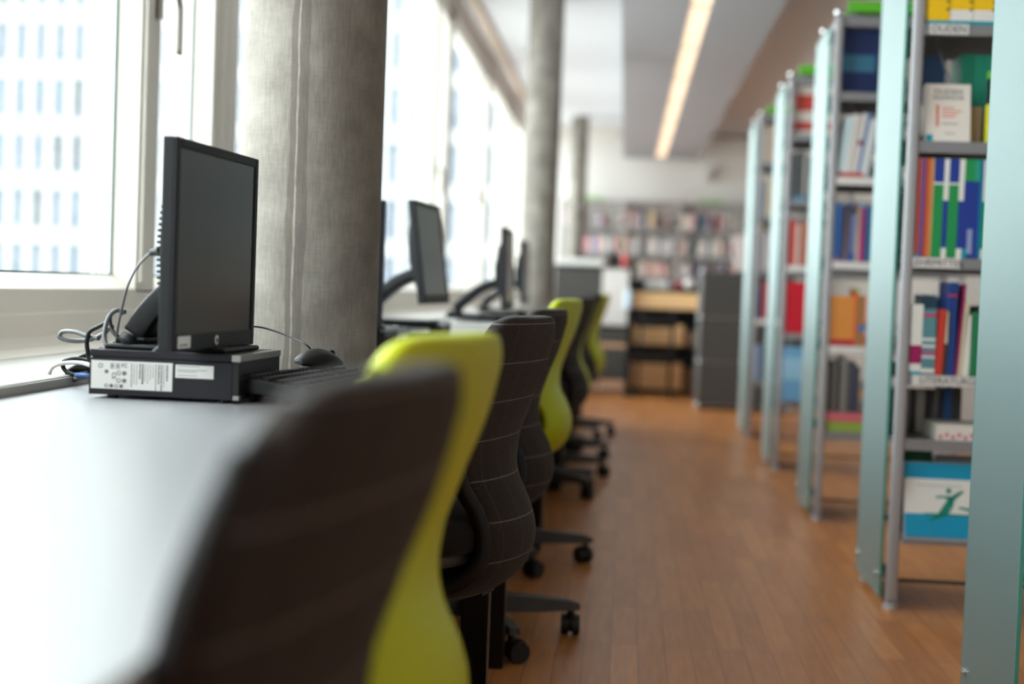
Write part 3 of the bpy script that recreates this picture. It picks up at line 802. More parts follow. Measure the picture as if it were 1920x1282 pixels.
# ------------------------------------------------------------------ books
def book(w_, h_, d_, cover, bands=(), parent=None, name='book', pages=M_PAPER):
    """local: spine toward -y, x thickness, z height; bands = [(z0, z1, material)] fractions of the height"""
    b = MB().m(cover)
    t = min(0.0022, w_*0.2)
    b.box(0, t, 0, d_, 0, h_); b.box(w_-t, w_, 0, d_, 0, h_); b.box(t, w_-t, 0, t*1.2, 0, h_)
    b.m(pages).box(t, w_-t, t*1.2, d_-0.004, 0.003, h_-0.003)
    for z0, z1, m in bands:
        b.m(m).box(-0.0003, w_+0.0003, -0.0006, 0.03, z0*h_, z1*h_)
    return b.build(name, parent)
ORD = ['first', 'second', 'third', 'fourth', 'fifth', 'sixth', 'seventh', 'eighth', 'ninth', 'tenth', 'eleventh', 'twelfth', 'thirteenth', 'fourteenth', 'fifteenth', 'sixteenth', 'seventeenth', 'eighteenth', 'nineteenth', 'twentieth', 'twenty-first', 'twenty-second', 'twenty-third', 'twenty-fourth', 'twenty-fifth', 'twenty-sixth', 'twenty-seventh', 'twenty-eighth', 'twenty-ninth', 'thirtieth']
def place(o, x, y, z, lean=0.0, label='', cat='book', group=None, rz=0.0):
    o.location = (x, y, z); o.rotation_euler = (0, lean, rz)
    return tag(o, label, cat, group)

# ------------------------------------------------------------------ shelving rows with frosted end panels
XP = 0.852
def make_row(Y, label, levels, signs=None, topcap=None, foot=True, depth=0.44, length=0.96, low=True):
    r = empty('bookcase', (XP, Y, 0), 0, label, 'bookcase')
    HT = 2.17
    for yy in (0.0, depth):
        for xx in (0.0, length):
            b = MB(); b.box(xx, xx+0.032, yy-0.014, yy+0.014, 0.02, HT); b.box(xx+0.006, xx+0.026, yy-0.018, yy-0.014, 0.03, HT-0.01)
            po_ = b.build('post', r, M_RACK, bevel=0.003)
            MB().cyl((xx+0.016, yy, 0), (xx+0.016, yy, 0.018), 0.026, 0.022).cyl((xx+0.016, yy, 0.018), (xx+0.016, yy, 0.03), 0.010).build('foot', po_, M_RACK)
            MB().sphere((xx+0.012, yy, HT+0.014), 0.019).build('cap', po_, M_CHROME)
    for xx in (0.004, length+0.004):
        for zr in (HT-0.05, 0.08): MB().box(xx, xx+0.02, 0.01, depth-0.01, zr, zr+0.03).build('side_rail', r, M_RACK, bevel=0.002)
    # end panel of frosted glass with green edges, held off by four studs
    g = MB(); g.box(-0.018, -0.010, 0.03, depth+0.03, 0.035, HT-0.05)
    gp = g.build('glass_panel', r, M_FROST)
    MB().box(-0.0183, -0.0097, 0.026, 0.030, 0.035, HT-0.05).box(-0.0183, -0.0097, depth+0.03, depth+0.033, 0.035, HT-0.05).box(-0.0183, -0.0097, 0.026, depth+0.033, 0.031, 0.035).box(-0.0183, -0.0097, 0.026, depth+0.033, HT-0.05, HT-0.047).build('panel_edge', gp, M_GEDGE)
    for z in (0.095, HT-0.10):
        for yy in (0.07, depth-0.01):
            MB().cyl((-0.026, yy, z), (0.004, yy, z), 0.010).build('stud', gp, M_CHROME)
    for i, z in enumerate(levels):
        s = MB(); x0 = 0.032; x1 = length
        s.box(x0, x1, -0.006, depth+0.006, z-0.003, z); s.box(x0, x1, -0.012, -0.006, z-0.032, z+0.004); s.box(x0, x1, depth+0.006, depth+0.012, z-0.032, z+0.004)
        s.box(x0, x0+0.003, -0.006, depth+0.006, z, z+0.03)
        for q in range(4): s.box(x0+0.01, x1-0.01, 0.06+q*0.09, 0.068+q*0.09, z-0.012, z-0.003)
        so = s.build('shelf', r, M_SHELF)
        if signs and signs.get(i):
            tx, xa, xb, sz = signs[i]
            so2 = MB().box(xa, xb, -0.0145, -0.0125, z-0.030, z+0.002).build('shelf_sign', so, M_WHITE)
            if tx: text('sign_letters', tx, sz, ((xa+xb)/2 if tx != 'LITERATURGESCHICHTE' else xa+0.022, -0.0150, z-0.0145), (PI/2, 0, 0), M_INK2, so2, align='CENTER' if tx != 'LITERATURGESCHICHTE' else 'LEFT')
    # thin cross brace wires on the back
    for z in levels[:2]:
        MB().tube([(0.10, 0.16, z-0.012), (0.235, 0.16, z-0.36)], 0.004, 6).build('brace_rod', r, M_RACK)
    MB().tube([(0.03, 0.02, 0.085), (length, 0.02, 0.085)], 0.006, 8).build('floor_rail', r, M_BLKM)
    if topcap:
        MB().box(0.05, 0.40, 0.0, 0.008, HT+0.022, HT+0.062).box(0.05, 0.40, 0.0, 0.10, HT+0.018, HT+0.022).build('top_sign', r, M_GCAP)
        MB().box(0.07, 0.09, 0.02, 0.08, HT, HT+0.018).box(0.36, 0.38, 0.02, 0.08, HT, HT+0.018).build('sign_foot', r, M_SHELF)
        MB().box(0.032, length, -0.006, depth+0.006, HT-0.045, HT).build('top_shelf', r, M_SHELF)
    return r
LV = [1.808, 1.448, 1.088, 0.728, 0.368]
make_row(2.96, 'bookcase closest on the right, only its large frosted glass end panel in view', LV, None, False)
make_row(4.50, 'second bookcase along the aisle, with yellow dictionaries and the blue display board', [1.812, 1.452, 1.096, 0.732, 0.530], {0: ('DUDEN', 0.048, 0.165, 0.030), 2: ('LEHRMITTEL', 0.030, 0.175, 0.029), 3: ('LITERATURGESCHICHTE', 0.046, 0.34, 0.029)}, True)
make_row(6.222, 'third bookcase along the aisle, with the orange and leaning white books', [1.84, 1.48, 1.118, 0.756, 0.385], {1: ('', 0.03, 0.22, 0.02), 2: ('', 0.03, 0.22, 0.02), 3: ('', 0.03, 0.22, 0.02)}, True)
make_row(7.956, 'fourth bookcase along the aisle, with a row of bright red books', [1.85, 1.49, 1.13, 0.757, 0.385], {2: ('', 0.03, 0.22, 0.02)}, True)
make_row(9.690, 'farthest bookcase on the aisle, a narrow sliver before the grey cabinet', [1.85, 1.49, 1.13, 0.80, 0.385], {3: ('', 0.03, 0.22, 0.02)}, True)

# ---- second row (closest visible books)
Y1 = 4.492; X_ = XP+0.036
W_ = C(236, 232, 226); TEAL = C(0, 150, 170); YEL = C(250, 200, 10); BLU = C(30, 60, 150); GRN = C(30, 150, 80); TUR = C(40, 160, 130)
def run(items, x, y, z, shelf, group, pos='front'):
    """items: (thickness, height, depth, cover, bands, lean, colour word)"""
    k = 0
    for it in items:
        w_, h_, d_, cv_, bands, lean, word = it
        if cv_ is not None:
            o = book(w_, h_, d_, cv_, bands)
            th = 'thick' if w_ > 0.03 else ('slim' if w_ < 0.013 else 'medium')
            place(o, x + (math.sin(lean)*0 if lean >= 0 else math.sin(-lean)*h_), y, z+0.001 + (math.sin(lean)*w_ if lean > 0 else 0), lean, '%s %s book, %s from left on %s' % (th, word, ORD[k], shelf), 'book', group)
            k += 1
            x += w_/math.cos(lean)+0.0012
        else: x += w_
# dictionaries
for i in range(4):
    w_ = 0.066
    o = book(w_, 0.195, 0.15, YEL, [(0.0, 0.06, TEAL)] + ([(0.06, 0.23, W_)] if i else []))
    place(o, XP+0.040+i*(w_+0.0025), Y1-0.004, 1.813, 0, 'thick yellow dictionary, %s' % ['leftmost, all yellow above its teal foot', 'second from left with white band', 'third from left with white band', 'fourth from left, half hidden by the glass panel'][i], 'book', 'yellow dictionaries on the top shelf')
    mk = MB()
    for q in range(3): mk.cyl((w_-0.006, -0.0010, 0.046+q*0.024), (w_-0.006, -0.0002, 0.046+q*0.024), 0.0045, n=10)
    mk.build('spine_print', o, M_INK2)
# shelf with the displayed books (z 1.452)
st = empty('book', (XP+0.050, Y1+0.003, 1.4535), 0, 'white book standing cover forward on the shelf under the yellow dictionaries', 'book'); st.rotation_euler = (math.radians(-9), 0, 0)
b = MB().m(C(236, 226, 216)); b.box(0, 0.138, 0, 0.0025, 0, 0.185); b.box(0, 0.138, 0.0275, 0.03, 0, 0.185); b.box(0, 0.0025, 0, 0.03, 0, 0.185)
b.build('cover', st)
MB().box(0.0025, 0.135, 0.0025, 0.0275, 0.003, 0.182).build('pages', st, M_PAPER)
pr = MB().m(C(226, 120, 90)); pr.box(0.034, 0.042, -0.0006, 0, 0.050, 0.118)
for z, a, bb in ((0.108, 0.052, 0.088), (0.098, 0.052, 0.110), (0.088, 0.052, 0.100), (0.079, 0.052, 0.090)): pr.box(a, bb, -0.0006, 0, z, z+0.0035)
pr.m(M_INK).box(0.052, 0.100, -0.0006, 0, 0.058, 0.0605).box(0.060, 0.092, -0.0006, 0, 0.028, 0.030)
pr.m(TEAL).box(0.004, 0.024, -0.0007, 0.0, 0.002, 0.024)
pr.build('cover_print', st)
text('cover_title', 'DUDEN', 0.022, (0.070, -0.0008, 0.160), (PI/2, 0, 0), M_INK, st, sx=1.15)
text('cover_title', 'GRAMMATIK', 0.017, (0.070, -0.0008, 0.141), (PI/2, 0, 0), M_INK, st, sx=1.0)
for q in range(2):
    o = book(0.010, 0.125-0.01*q, 0.13, W_); place(o, XP+0.034+q*0.011-0.0005, Y1+0.045, 1.4535, 0, ['slim white booklet at the left post beside the cover-forward white book', 'slim white booklet pressed against the cover-forward white book'][q], 'book', None)
run([(0.034, 0.30, 0.15, TUR, [], 0, 'turquoise'), (0.034, 0.30, 0.15, TUR, [(0.25, 0.30, W_)], 0, 'turquoise'), (0.034, 0.30, 0.15, TUR, [], 0, 'turquoise')], XP+0.19, 4.67, 1.4535, 'the rear, above the white cover-forward book', 'turquoise books at the rear')
run([(0.11, 0.30, 0.02, C(70, 110, 160), [(0.25, 0.45, C(50, 60, 80))], 0, 'blue cover-forward')], XP+0.040, 4.72, 1.4535, 'the shelf behind the white cover-forward book', None)
run([(0.05, 0.12, 0.14, C(190, 160, 130), [], 0, 'beige')], XP+0.185, 4.56, 1.4535, 'the shelf right of the white cover-forward book', None)
sb = empty('book', (XP+0.236, Y1, 1.4535), 0, 'black and yellow book with green top and grey disc beside the glass panel', 'book')
b = MB().m(C(20, 20, 22)); b.box(0, 0.12, 0, 0.028, 0, 0.222)
b.m(C(110, 190, 50)).box(-0.0005, 0.1205, -0.0005, 0.0285, 0.200, 0.2225); b.m(C(236, 220, 40)).box(-0.0005, 0.1205, -0.0006, 0.0285, 0, 0.034).box(-0.0005, 0.013, -0.0006, 0.0285, 0.034, 0.12)
b.m(C(170, 165, 170)).cyl((0.055, -0.001, 0.075), (0.055, 0.0, 0.075), 0.045, n=28); b.m(TEAL).box(0.004, 0.03, -0.001, 0.0, 0.004, 0.014)
b.build('cover', sb)
# textbooks
blg = [(0.0, 0.04, W_), (0.045, 0.09, TEAL)]
RD = C(205, 80, 60); OR = C(220, 120, 60)
tb = [(0.010, .305, .17, RD, [(0, .03, TEAL)], 0, 'red'), (0.0085, .305, .17, C(80, 90, 160), [], 0, 'blue-violet'), (0.0085, .305, .17, C(190, 70, 70), [], 0, 'red'), (0.010, .305, .17, OR, [], 0, 'orange'), (0.006, .305, .17, C(214, 170, 110), [], 0, 'tan'),
      (0.014, .305, .17, GRN, [(.76, 1, BLU), (.74, .76, W_)], 0, 'green and blue'), (0.014, .305, .17, GRN, [(.76, 1, BLU), (.74, .76, W_)], 0, 'green and blue'), (0.014, .305, .17, BLU, [(.58, 1, W_), (0, .10, W_)], 0, 'blue and white'),
      (0.014, .305, .17, GRN, [(.76, 1, BLU), (.74, .76, W_)], 0, 'green and blue'), (0.014, .305, .17, GRN, [(.76, 1, BLU), (.74, .76, W_)], 0, 'green and blue'), (0.015, .305, .17, BLU, [(.58, 1, W_), (0, .10, W_)], 0, 'blue and white'), (0.014, .305, .17, BLU, [(.78, 1, GRN), (.0, .10, TEAL)], 0, 'dark blue'), (0.014, .305, .17, BLU, [(.78, 1, GRN), (.05, .30, C(150, 160, 200))], 0, 'dark blue with pale label'), (0.014, .305, .17, BLU, [(.78, 1, TUR)], 0, 'blue'),
      (0.010, .305, .17, C(0, 120, 160), [], 0, 'teal blue'), (0.018, .305, .17, GRN, [(.58, 1, W_), (0, .1, W_)], 0, 'green and white'), (0.018, .305, .17, GRN, [(.58, 1, W_), (0, .1, W_)], 0, 'green and white'), (0.016, .305, .17, BLU, [], 0, 'dark blue'), (0.016, .305, .17, GRN, [], 0, 'green')]
run(tb, X_-0.001, Y1-0.004, 1.097, 'the shelf above literature', 'textbooks on the shelf above the literature shelf')
bb = book(0.02, 0.21, 0.16, C(244, 196, 186)); place(bb, XP+0.004-0.033+0.012, Y1+0.21, 1.0, 0, 'pale pink folder showing between the frosted panel and the post', 'folder')
bb.location = (XP+0.034, Y1+0.22, 1.0975)
# literature shelf
MAG = C(160, 20, 90); TQ = C(90, 140, 150)
lb_ = [(0.034, .218, .14, W_, [(.16, .42, MAG), (0, .05, TEAL)], 0, 'white and magenta'), (0.040, .205, .14, TQ, [(.88, .93, C(200, 60, 110)), (.52, .56, W_), (.42, .46, W_), (.32, .36, C(200, 70, 130)), (.26, .29, W_), (.04, .10, W_)], 0, 'grey-blue'), (0.022, .205, .14, C(205, 60, 45), [], 0.03, 'red'), (0.011, .20, .14, C(214, 196, 170), [(0, .5, C(60, 50, 45))], 0.04, 'tan and black'),
       (0.024, .29, .16, C(25, 60, 130), [(.85, .87, C(200, 40, 50))], 0, 'dark blue'), (0.008, .285, .16, C(150, 30, 90), [], 0.06, 'purple'), (0.014, .235, .16, C(214, 200, 170), [], 0.06, 'cream'), (0.018, .19, .14, W_, [], 0.03, 'white'), (0.02, .2, .14, C(30, 130, 80), [], 0, 'green'), (0.02, .22, .14, C(60, 60, 70), [], 0, 'dark grey'), (0.02, .2, .14, C(200, 60, 50), [], 0, 'red')]
run(lb_, X_, Y1-0.004, 0.733, 'the literature shelf', 'books on the literature shelf')
run([(0.05, .25, .12, C(110, 160, 190), [], 0, 'light blue'), (0.03, .24, .12, C(60, 110, 170), [], 0, 'blue'), (0.06, .24, .12, C(60, 110, 160), [], 0, 'steel blue')], XP+0.11, 4.72, 0.733, 'the literature shelf rear', 'blue books at the rear')
run([(0.03, .14, .12, C(225, 215, 210), [], 0, 'white'), (0.022, .14, .12, C(190, 175, 180), [], 0, 'grey-pink'), (0.02, .14, .12, C(70, 66, 62), [], 0, 'brown-black'), (0.026, .14, .12, C(190, 180, 170), [], 0, 'pale grey'), (0.02, .14, .12, C(60, 58, 60), [], 0, 'dark grey'), (0.016, .14, .12, C(120, 118, 118), [], 0.05, 'mid grey'), (0.016, .14, .12, C(56, 54, 58), [], 0.05, 'charcoal'), (0.03, .15, .12, C(40, 90, 150), [], 0, 'blue'), (0.03, .15, .12, C(60, 60, 60), [], 0, 'charcoal')], X_+0.005, 4.75, 0.531, 'lowest shelf of second bookcase', 'small books on the lowest shelf')
fb_ = MB().m(C(236, 226, 214)); fb_.box(0, 0.16, 0, 0.2, 0, 0.05); fb_.m(C(220, 110, 140))
for i in range(8): fb_.box(0.006+i*0.019, 0.016+i*0.019, -0.0008, 0, 0.004+0.008*(i % 2), 0.018+0.008*(i % 2))
tag(fb_.build('book_stack', None, bevel=0.001, loc=(XP+0.135, Y1+0.02, 0.531)), 'cream and pink patterned box lying on the lowest shelf of the second bookcase', 'box')
# display board
db = empty('display_board', (XP+0.042, Y1-0.03, 0.235), 0, 'blue and white display board with green running figure low on the second bookcase', 'display board')
db.rotation_euler = (math.radians(-16), 0, 0)
CY = C(0, 150, 190)
b = MB().m(CY); b.box(0, 0.34, 0, 0.004, 0, 0.072); b.m(C(232, 228, 222)).box(0, 0.34, 0, 0.004, 0.072, 0.182); b.m(CY).box(0, 0.34, 0, 0.004, 0.182, 0.232)
b.build('picture', db)
fg = MB(); yy = -0.0009
fg.cyl((0.135, yy, 0.146), (0.135, 0.0, 0.146), 0.0085, n=18)
def stroke(pts, ws):
    for (a, wa), (c, wc) in zip(zip(pts, ws), zip(pts[1:], ws[1:])):
        dx, dz = c[0]-a[0], c[1]-a[1]; l_ = math.hypot(dx, dz); nx, nz = -dz/l_, dx/l_
        fg.prism([(a[0]-nx*wa, a[1]-nz*wa), (c[0]-nx*wc, c[1]-nz*wc), (c[0]+nx*wc, c[1]+nz*wc), (a[0]+nx*wa, a[1]+nz*wa)], 'y', yy, 0)
stroke([(0.095, 0.125), (0.118, 0.127), (0.145, 0.122), (0.172, 0.143), (0.180, 0.146)], [0.003, 0.003, 0.008, 0.005, 0.003])
stroke([(0.145, 0.125), (0.132, 0.095), (0.118, 0.078), (0.100, 0.064), (0.072, 0.050)], [0.009, 0.014, 0.012, 0.006, 0.003])
stroke([(0.060, 0.072), (0.235, 0.072)], [0.0025, 0.0025])
stroke([(0.165, 0.095), (0.195, 0.090), (0.215, 0.075)], [0.003, 0.005, 0.002])
fg.build('figure', db, C(0, 130, 110))
tx = MB()
for i in range(12): tx.box(0.040+i*0.0115, 0.0485+i*0.0115, -0.0006, 0, 0.158, 0.163)
tx.build('caption', db, C(190, 188, 186))
MB().box(-0.004, 0.344, 0.004, 0.008, -0.01, 0.235).box(-0.004, 0.344, -0.02, 0.008, -0.013, -0.009).build('holder', db, M_RACK)
dl = MB(); dl.box(0.0, 0.92, 0.0, 0.33, 0, 0.02)
dl.box(0.0, 0.02, 0.0, 0.03, -0.2, 0); 
o = MB().box(0, 0.115, 0, 0.02, 0, 0.23).build('brochure_folder', None, C(20, 90, 60), bevel=0.001, loc=(XP+0.036, Y1+0.105, 0.262)); o.rotation_euler = (math.radians(-10), 0, 0)
tag(o, 'dark green folder standing behind the blue display board', 'folder')
o = MB().box(0, 0.16, 0, 0.02, 0, 0.215).build('brochure_folder', None, C(160, 160, 170), bevel=0.001, loc=(XP+0.165, Y1+0.11, 0.262)); o.rotation_euler = (math.radians(-10), 0, 0)
tag(o, 'grey folder standing behind the blue display board', 'folder')
bt = empty('bracket_tray', (XP, Y1, 0), 0, 'sloping wire tray holding the display board and folders', 'tray')
t_ = MB(); t_.box(0.034, 0.95, 0.0, 0.33, 0.240, 0.246); t_.build('tray_base', bt, M_SHELF)
t_ = MB(); t_.box(0.034, 0.95, -0.045, 0.0, 0.214, 0.220); t_.box(0.034, 0.95, -0.049, -0.045, 0.214, 0.228); t_.box(0.034, 0.95, -0.003, 0.0, 0.214, 0.246); t_.build('tray_lip', bt, M_SHELF)

# ---- third row
Y2 = 6.214
run([(0.14, .29, .02, C(24, 44, 96), [(.35, .60, C(60, 120, 150))], 0, 'dark blue cover-forward'), (0.10, .29, .02, C(24, 44, 96), [], 0, 'dark blue cover-forward')], X_+0.01, Y2+0.08, 1.841, 'top shelf of third bookcase', None)
run([(0.022, .26, .17, C(214, 228, 232), [(0, .07, C(200, 60, 50))], 0.10, 'white'), (0.016, .27, .17, C(236, 232, 228), [(0, .07, C(200, 60, 50))], 0.12, 'white'), (0.014, .27, .17, C(206, 196, 186), [(0, .07, C(200, 60, 50))], 0.13, 'pale beige'), (0.016, .275, .17, C(230, 224, 220), [(0, .07, C(200, 60, 50)), (.5, .58, C(150, 30, 40))], 0.14, 'white with dark red square'), (0.012, .28, .17, C(40, 100, 170), [(0, .07, C(200, 60, 50))], 0.15, 'blue'), (0.016, .25, .17, W_, [(0, .07, C(200, 60, 50))], 0.15, 'white'), (0.016, .25, .17, C(200, 206, 210), [], 0.15, 'pale grey')], X_+0.006, Y2, 1.481, 'second shelf of third bookcase', 'leaning white books on the third bookcase')
run([(0.022, .25, .17, C(50, 110, 180), [(0, .06, C(180, 90, 150))], 0, 'bright blue'), (0.012, .24, .17, C(60, 60, 100), [], 0, 'navy'), (0.016, .23, .17, C(130, 110, 110), [], 0.04, 'brown-grey'), (0.012, .25, .17, C(30, 60, 130), [], 0, 'dark blue'), (0.018, .20, .17, C(130, 140, 180), [(0, .2, C(60, 100, 170))], 0, 'pale violet'), (0.014, .23, .17, C(200, 180, 160), [], 0.03, 'beige'), (0.018, .25, .17, C(190, 60, 120), [(.94, 1, C(90, 170, 190))], 0, 'pink'), (0.014, .24, .17, C(60, 60, 130), [], 0, 'violet'), (0.02, .24, .17, C(60, 120, 150), [], 0, 'teal')], X_+0.002, Y2, 1.119, 'third shelf of third bookcase', 'colourful books on the third bookcase')
run([(0.016, .215, .17, C(232, 150, 70), [(0, .13, C(196, 40, 60))], 0, 'orange with red foot')]*6 + [(0.014, .25, .17, C(230, 90, 60), [(.93, 1, C(100, 180, 90))], 0, 'red-orange'), (0.012, .22, .17, C(60, 150, 90), [(.3, .42, C(40, 120, 190))], 0, 'green'), (0.016, .22, .17, C(220, 100, 60), [(.3, .42, C(40, 120, 190))], 0, 'orange-red')], X_-0.002, Y2, 0.757, 'fourth shelf of third bookcase', 'orange books on the third bookcase')
run([(0.018, .20, .17, C(86, 84, 84), [], 0, 'dark grey'), (0.018, .22, .17, C(120, 118, 116), [], 0, 'grey'), (0.016, .21, .17, C(70, 66, 64), [], 0, 'charcoal'), (0.018, .24, .17, C(150, 148, 142), [], 0, 'pale grey'), (0.02, .22, .17, C(100, 96, 92), [], 0, 'mid grey'), (0.018, .22, .17, C(56, 66, 96), [], 0, 'slate blue'), (0.02, .2, .17, C(84, 80, 78), [], 0, 'dark grey')], X_+0.004, Y2+0.02, 0.470, 'bottom shelf of third bookcase, on the box', 'grey books low on the third bookcase')
tag(MB().m(C(214, 110, 120)).box(0, 0.2, 0, 0.2, 0.045, 0.084).m(C(150, 180, 70)).box(0.004, 0.2, 0.002, 0.2, 0.0, 0.044).build('book_stack', None, loc=(X_, Y2, 0.386)), 'pink and green flat boxes under the grey books of the third bookcase', 'box')

# ---- fourth row
Y3 = 7.948
run([(0.20, .30, .02, C(226, 214, 206), [(.1, .25, C(196, 60, 50)), (.45, .75, C(200, 70, 60))], 0, 'white and red cover-forward')], X_+0.01, Y3+0.04, 1.851, 'top shelf of fourth bookcase', None)
run([(0.03, .26, .17, C(90, 92, 94), [(0, .08, C(80, 140, 180))], 0, 'grey'), (0.022, .27, .17, C(60, 60, 62), [(0, .08, C(80, 140, 180))], 0, 'charcoal'), (0.014, .27, .17, C(190, 186, 180), [(0, .08, C(80, 140, 180))], 0, 'pale'), (0.02, .25, .17, C(70, 68, 70), [], 0, 'dark grey')], X_+0.01, Y3, 1.491, 'second shelf of fourth bookcase', 'grey books on the fourth bookcase')
run([(0.018, .25, .17, C(200, 50, 50), [], 0, 'red'), (0.014, .25, .17, C(210, 90, 80), [], 0, 'salmon'), (0.02, .23, .17, C(220, 196, 184), [], 0, 'cream'), (0.016, .24, .17, C(160, 60, 60), [], 0, 'dark red'), (0.02, .24, .17, C(200, 140, 110), [], 0, 'tan'), (0.02, .25, .17, C(180, 80, 80), [], 0, 'dusty red')], X_+0.002, Y3, 1.131, 'third shelf of fourth bookcase', 'red and cream books on the fourth bookcase')
run([(0.019, .285, .17, C(206, 20, 44), [], 0, 'bright red')]*6, X_+0.002, Y3, 0.758, 'fourth shelf of fourth bookcase', 'bright red books on the fourth bookcase')
run([(0.13, .30, .02, C(110, 165, 205), [(.4, .8, C(150, 195, 220))], 0, 'light blue cover-forward')], X_+0.0, Y3-0.03, 0.386, 'bottom shelf of fourth bookcase', None)
# ---- fifth row
Y4 = 9.682
for lv, cols, sn in ((1.851, [(220, 205, 190), (180, 150, 130), (210, 200, 190)], 'top'), (1.491, [(150, 160, 175), (214, 190, 150), (90, 90, 96)], 'second'), (1.131, [(170, 160, 166), (200, 190, 190), (40, 40, 44)], 'third'), (0.801, [(50, 80, 110), (190, 60, 60), (90, 60, 70)], 'fourth'), (0.386, [(170, 190, 220), (60, 80, 110), (130, 140, 150)], 'bottom')):
    run([(0.028+0.004*i, .24+.01*i, .17, C(*c), [], 0, {0: 'left', 1: 'middle', 2: 'right'}[i]+' muted-colour') for i, c in enumerate(cols)], X_+0.004, Y4, lv, '%s shelf of farthest aisle bookcase' % sn, 'books on the farthest aisle bookcase')

# ------------------------------------------------------------------ bookcases on the back wall
YW = 18.95
M_WSH = mat('light_grey_shelf_steel', rgb(176, 170, 166), 0.5, 0.1); bumpy(M_WSH, 200, 0.03)
edges = [-0.90, -0.07, 0.683, 1.543, 2.40]
names = ['leftmost', 'second', 'third', 'rightmost']
wl = [1.785, 1.445, 1.150, 0.80, 0.45, 0.10]
pal = [((206, 170, 196), 'lilac'), ((196, 200, 214), 'pale blue'), ((226, 218, 206), 'cream'), ((222, 212, 204), 'off-white'), ((232, 150, 140), 'salmon'), ((214, 202, 196), 'pale grey'), ((70, 66, 66), 'charcoal'), ((176, 84, 86), 'red'), ((60, 130, 160), 'teal blue'), ((232, 206, 180), 'peach'), ((90, 96, 130), 'slate blue'), ((220, 190, 140), 'sand'), ((196, 150, 150), 'dusty pink'), ((60, 80, 76), 'dark green')]
rw = random.Random(12)
for u in range(4):
    a, b_ = edges[u], edges[u+1]
    r = empty('wall_bookcase', (a, YW, 0), 0, '%s grey bookcase against the back wall' % names[u], 'bookcase')
    Lw = b_-a-0.004
    for xx in (0, Lw-0.03):
        MB().box(xx, xx+0.03, 0, 0.03, 0, 2.16).box(xx, xx+0.03, 0.27, 0.30, 0, 2.16).box(xx+0.013, xx+0.017, 0.03, 0.27, 0.05, 2.14).build('post', r, M_WSH)
    MB().box(0.03, Lw-0.03, 0, 0.30, 2.135, 2.16).build('top_shelf', r, M_WSH)
    for i, z in enumerate(wl):
        MB().box(0.03, Lw-0.03, 0, 0.30, z-0.02, z).build('shelf', r, M_WSH)
    MB().box(0.03, Lw-0.03, 0.292, 0.30, 0.1, 1.13).build('back_panel', r, M_BLKM)  # black sheet put in behind the lower tiers only
    if u in (0, 2): MB().box(0.25, 0.55, 0.0, 0.10, 2.161, 2.185).build('top_sign', r, M_GCAP)
    for i, z in enumerate(wl[:3]):
        x = a+0.034; k = 0
        end = b_-0.05
        if u == 3: end = a+0.25
        while x < end:
            if rw.random() < 0.13: x += rw.uniform(0.05, 0.14); continue
            w_ = rw.uniform(0.022, 0.046); h_ = rw.uniform(0.19, 0.25) if i < 2 else rw.uniform(0.17, 0.22)
            if x+w_ > end: break
            c, wd = pal[rw.randrange(len(pal))] if not (u == 0 and rw.random() < 0.5) else pal[rw.randrange(6)]
            o = book(w_, h_, 0.16, C(*c), [(0, .08, C(150, 165, 170))])
            place(o, x, YW+0.004+rw.uniform(0, .01), z+0.001, 0, '%s book, %s from left on the %s shelf, %s back-wall bookcase' % (wd, ORD[k], ['top', 'middle', 'lower'][i], names[u]), 'book', 'books on the back-wall bookcases')
            x += w_+0.0015; k += 1
            if k > 28: break

# ------------------------------------------------------------------ counter, pedestal, display rack, cart, grey cabinet
ct = empty('reception_counter', (-0.66, 13.3, 0), 0, 'reception counter with grey front and white side panel at the aisle end', 'counter')
MB().box(0, 0.445, 0, 0.6, 0.10, 1.155).build('grey_front', ct, M_USM, bevel=0.004)
MB().box(0.447, 0.690, -0.01, 0.6, 0.635, 1.165).build('white_panel', ct, M_WHITE, bevel=0.004)
MB().box(-0.02, 0.70, -0.03, 0.62, 1.165, 1.185).build('countertop', ct, M_USM, bevel=0.003)
for xx in (0.01, 0.42):
    MB().cyl((xx, 0.02, 0), (xx, 0.02, 0.1), 0.012).build('leg', ct, M_CHROME)
papers(-0.42, 13.5, 1.1855, 0.42, 0.30, 0.06, 'white paper stack lying on the reception counter', name='paper_stack')
pd = empty('drawer_pedestal', (-0.215, 13.3, 0), 0, 'dark grey drawer pedestal on casters under the white counter panel', 'cabinet')
MB().box(0.005, 0.245, 0.03, 0.55, 0.09, 0.62).build('body', pd, M_BLKP)
for z0, z1 in ((0.475, 0.60), (0.135, 0.415)):
    MB().box(0.0, 0.25, 0.0, 0.03, z0, z1).build('drawer', pd, M_USM, bevel=0.003)
for z0, z1 in ((0.425, 0.468), (0.080, 0.122)):
    MB().box(0.0, 0.25, 0.005, 0.03, z0, z1).build('reflection_strip', pd, C(214, 170, 136), bevel=0.002)  # peach colour paints the wood floor's reflection into the gaps between drawers
for xx in (0.03, 0.21):
    for yy in (0.04, 0.5): MB().cyl((xx-0.012, yy, 0.035), (xx+0.012, yy, 0.035), 0.035, n=20).box(xx-0.006, xx+0.006, yy-0.006, yy+0.006, 0.035, 0.09).build('caster', pd, M_CHROME)
ph = empty('desk_phone', (-0.09, 13.45, 1.1855), 0, 'black desk phone tilted up on the reception counter corner', 'phone')
MB().prism([(-0.08, 0), (0.08, 0), (0.08, 0.02), (-0.06, 0.12), (-0.08, 0.12)], 'y', 0, 0.16).build('body', ph, M_BLKP, bevel=0.003)
MB().tube([(-0.06, 0.03, 0.14), (0.0, 0.03, 0.10), (0.06, 0.03, 0.055)], [0.016, 0.011, 0.016]).build('handset', ph, M_BLKP)
rd = MB().cyl((0, 0, 0), (0, 0, 0.10), 0.028).m(M_WHITE).cyl((0, 0, 0.10), (0, 0, 0.12), 0.018)
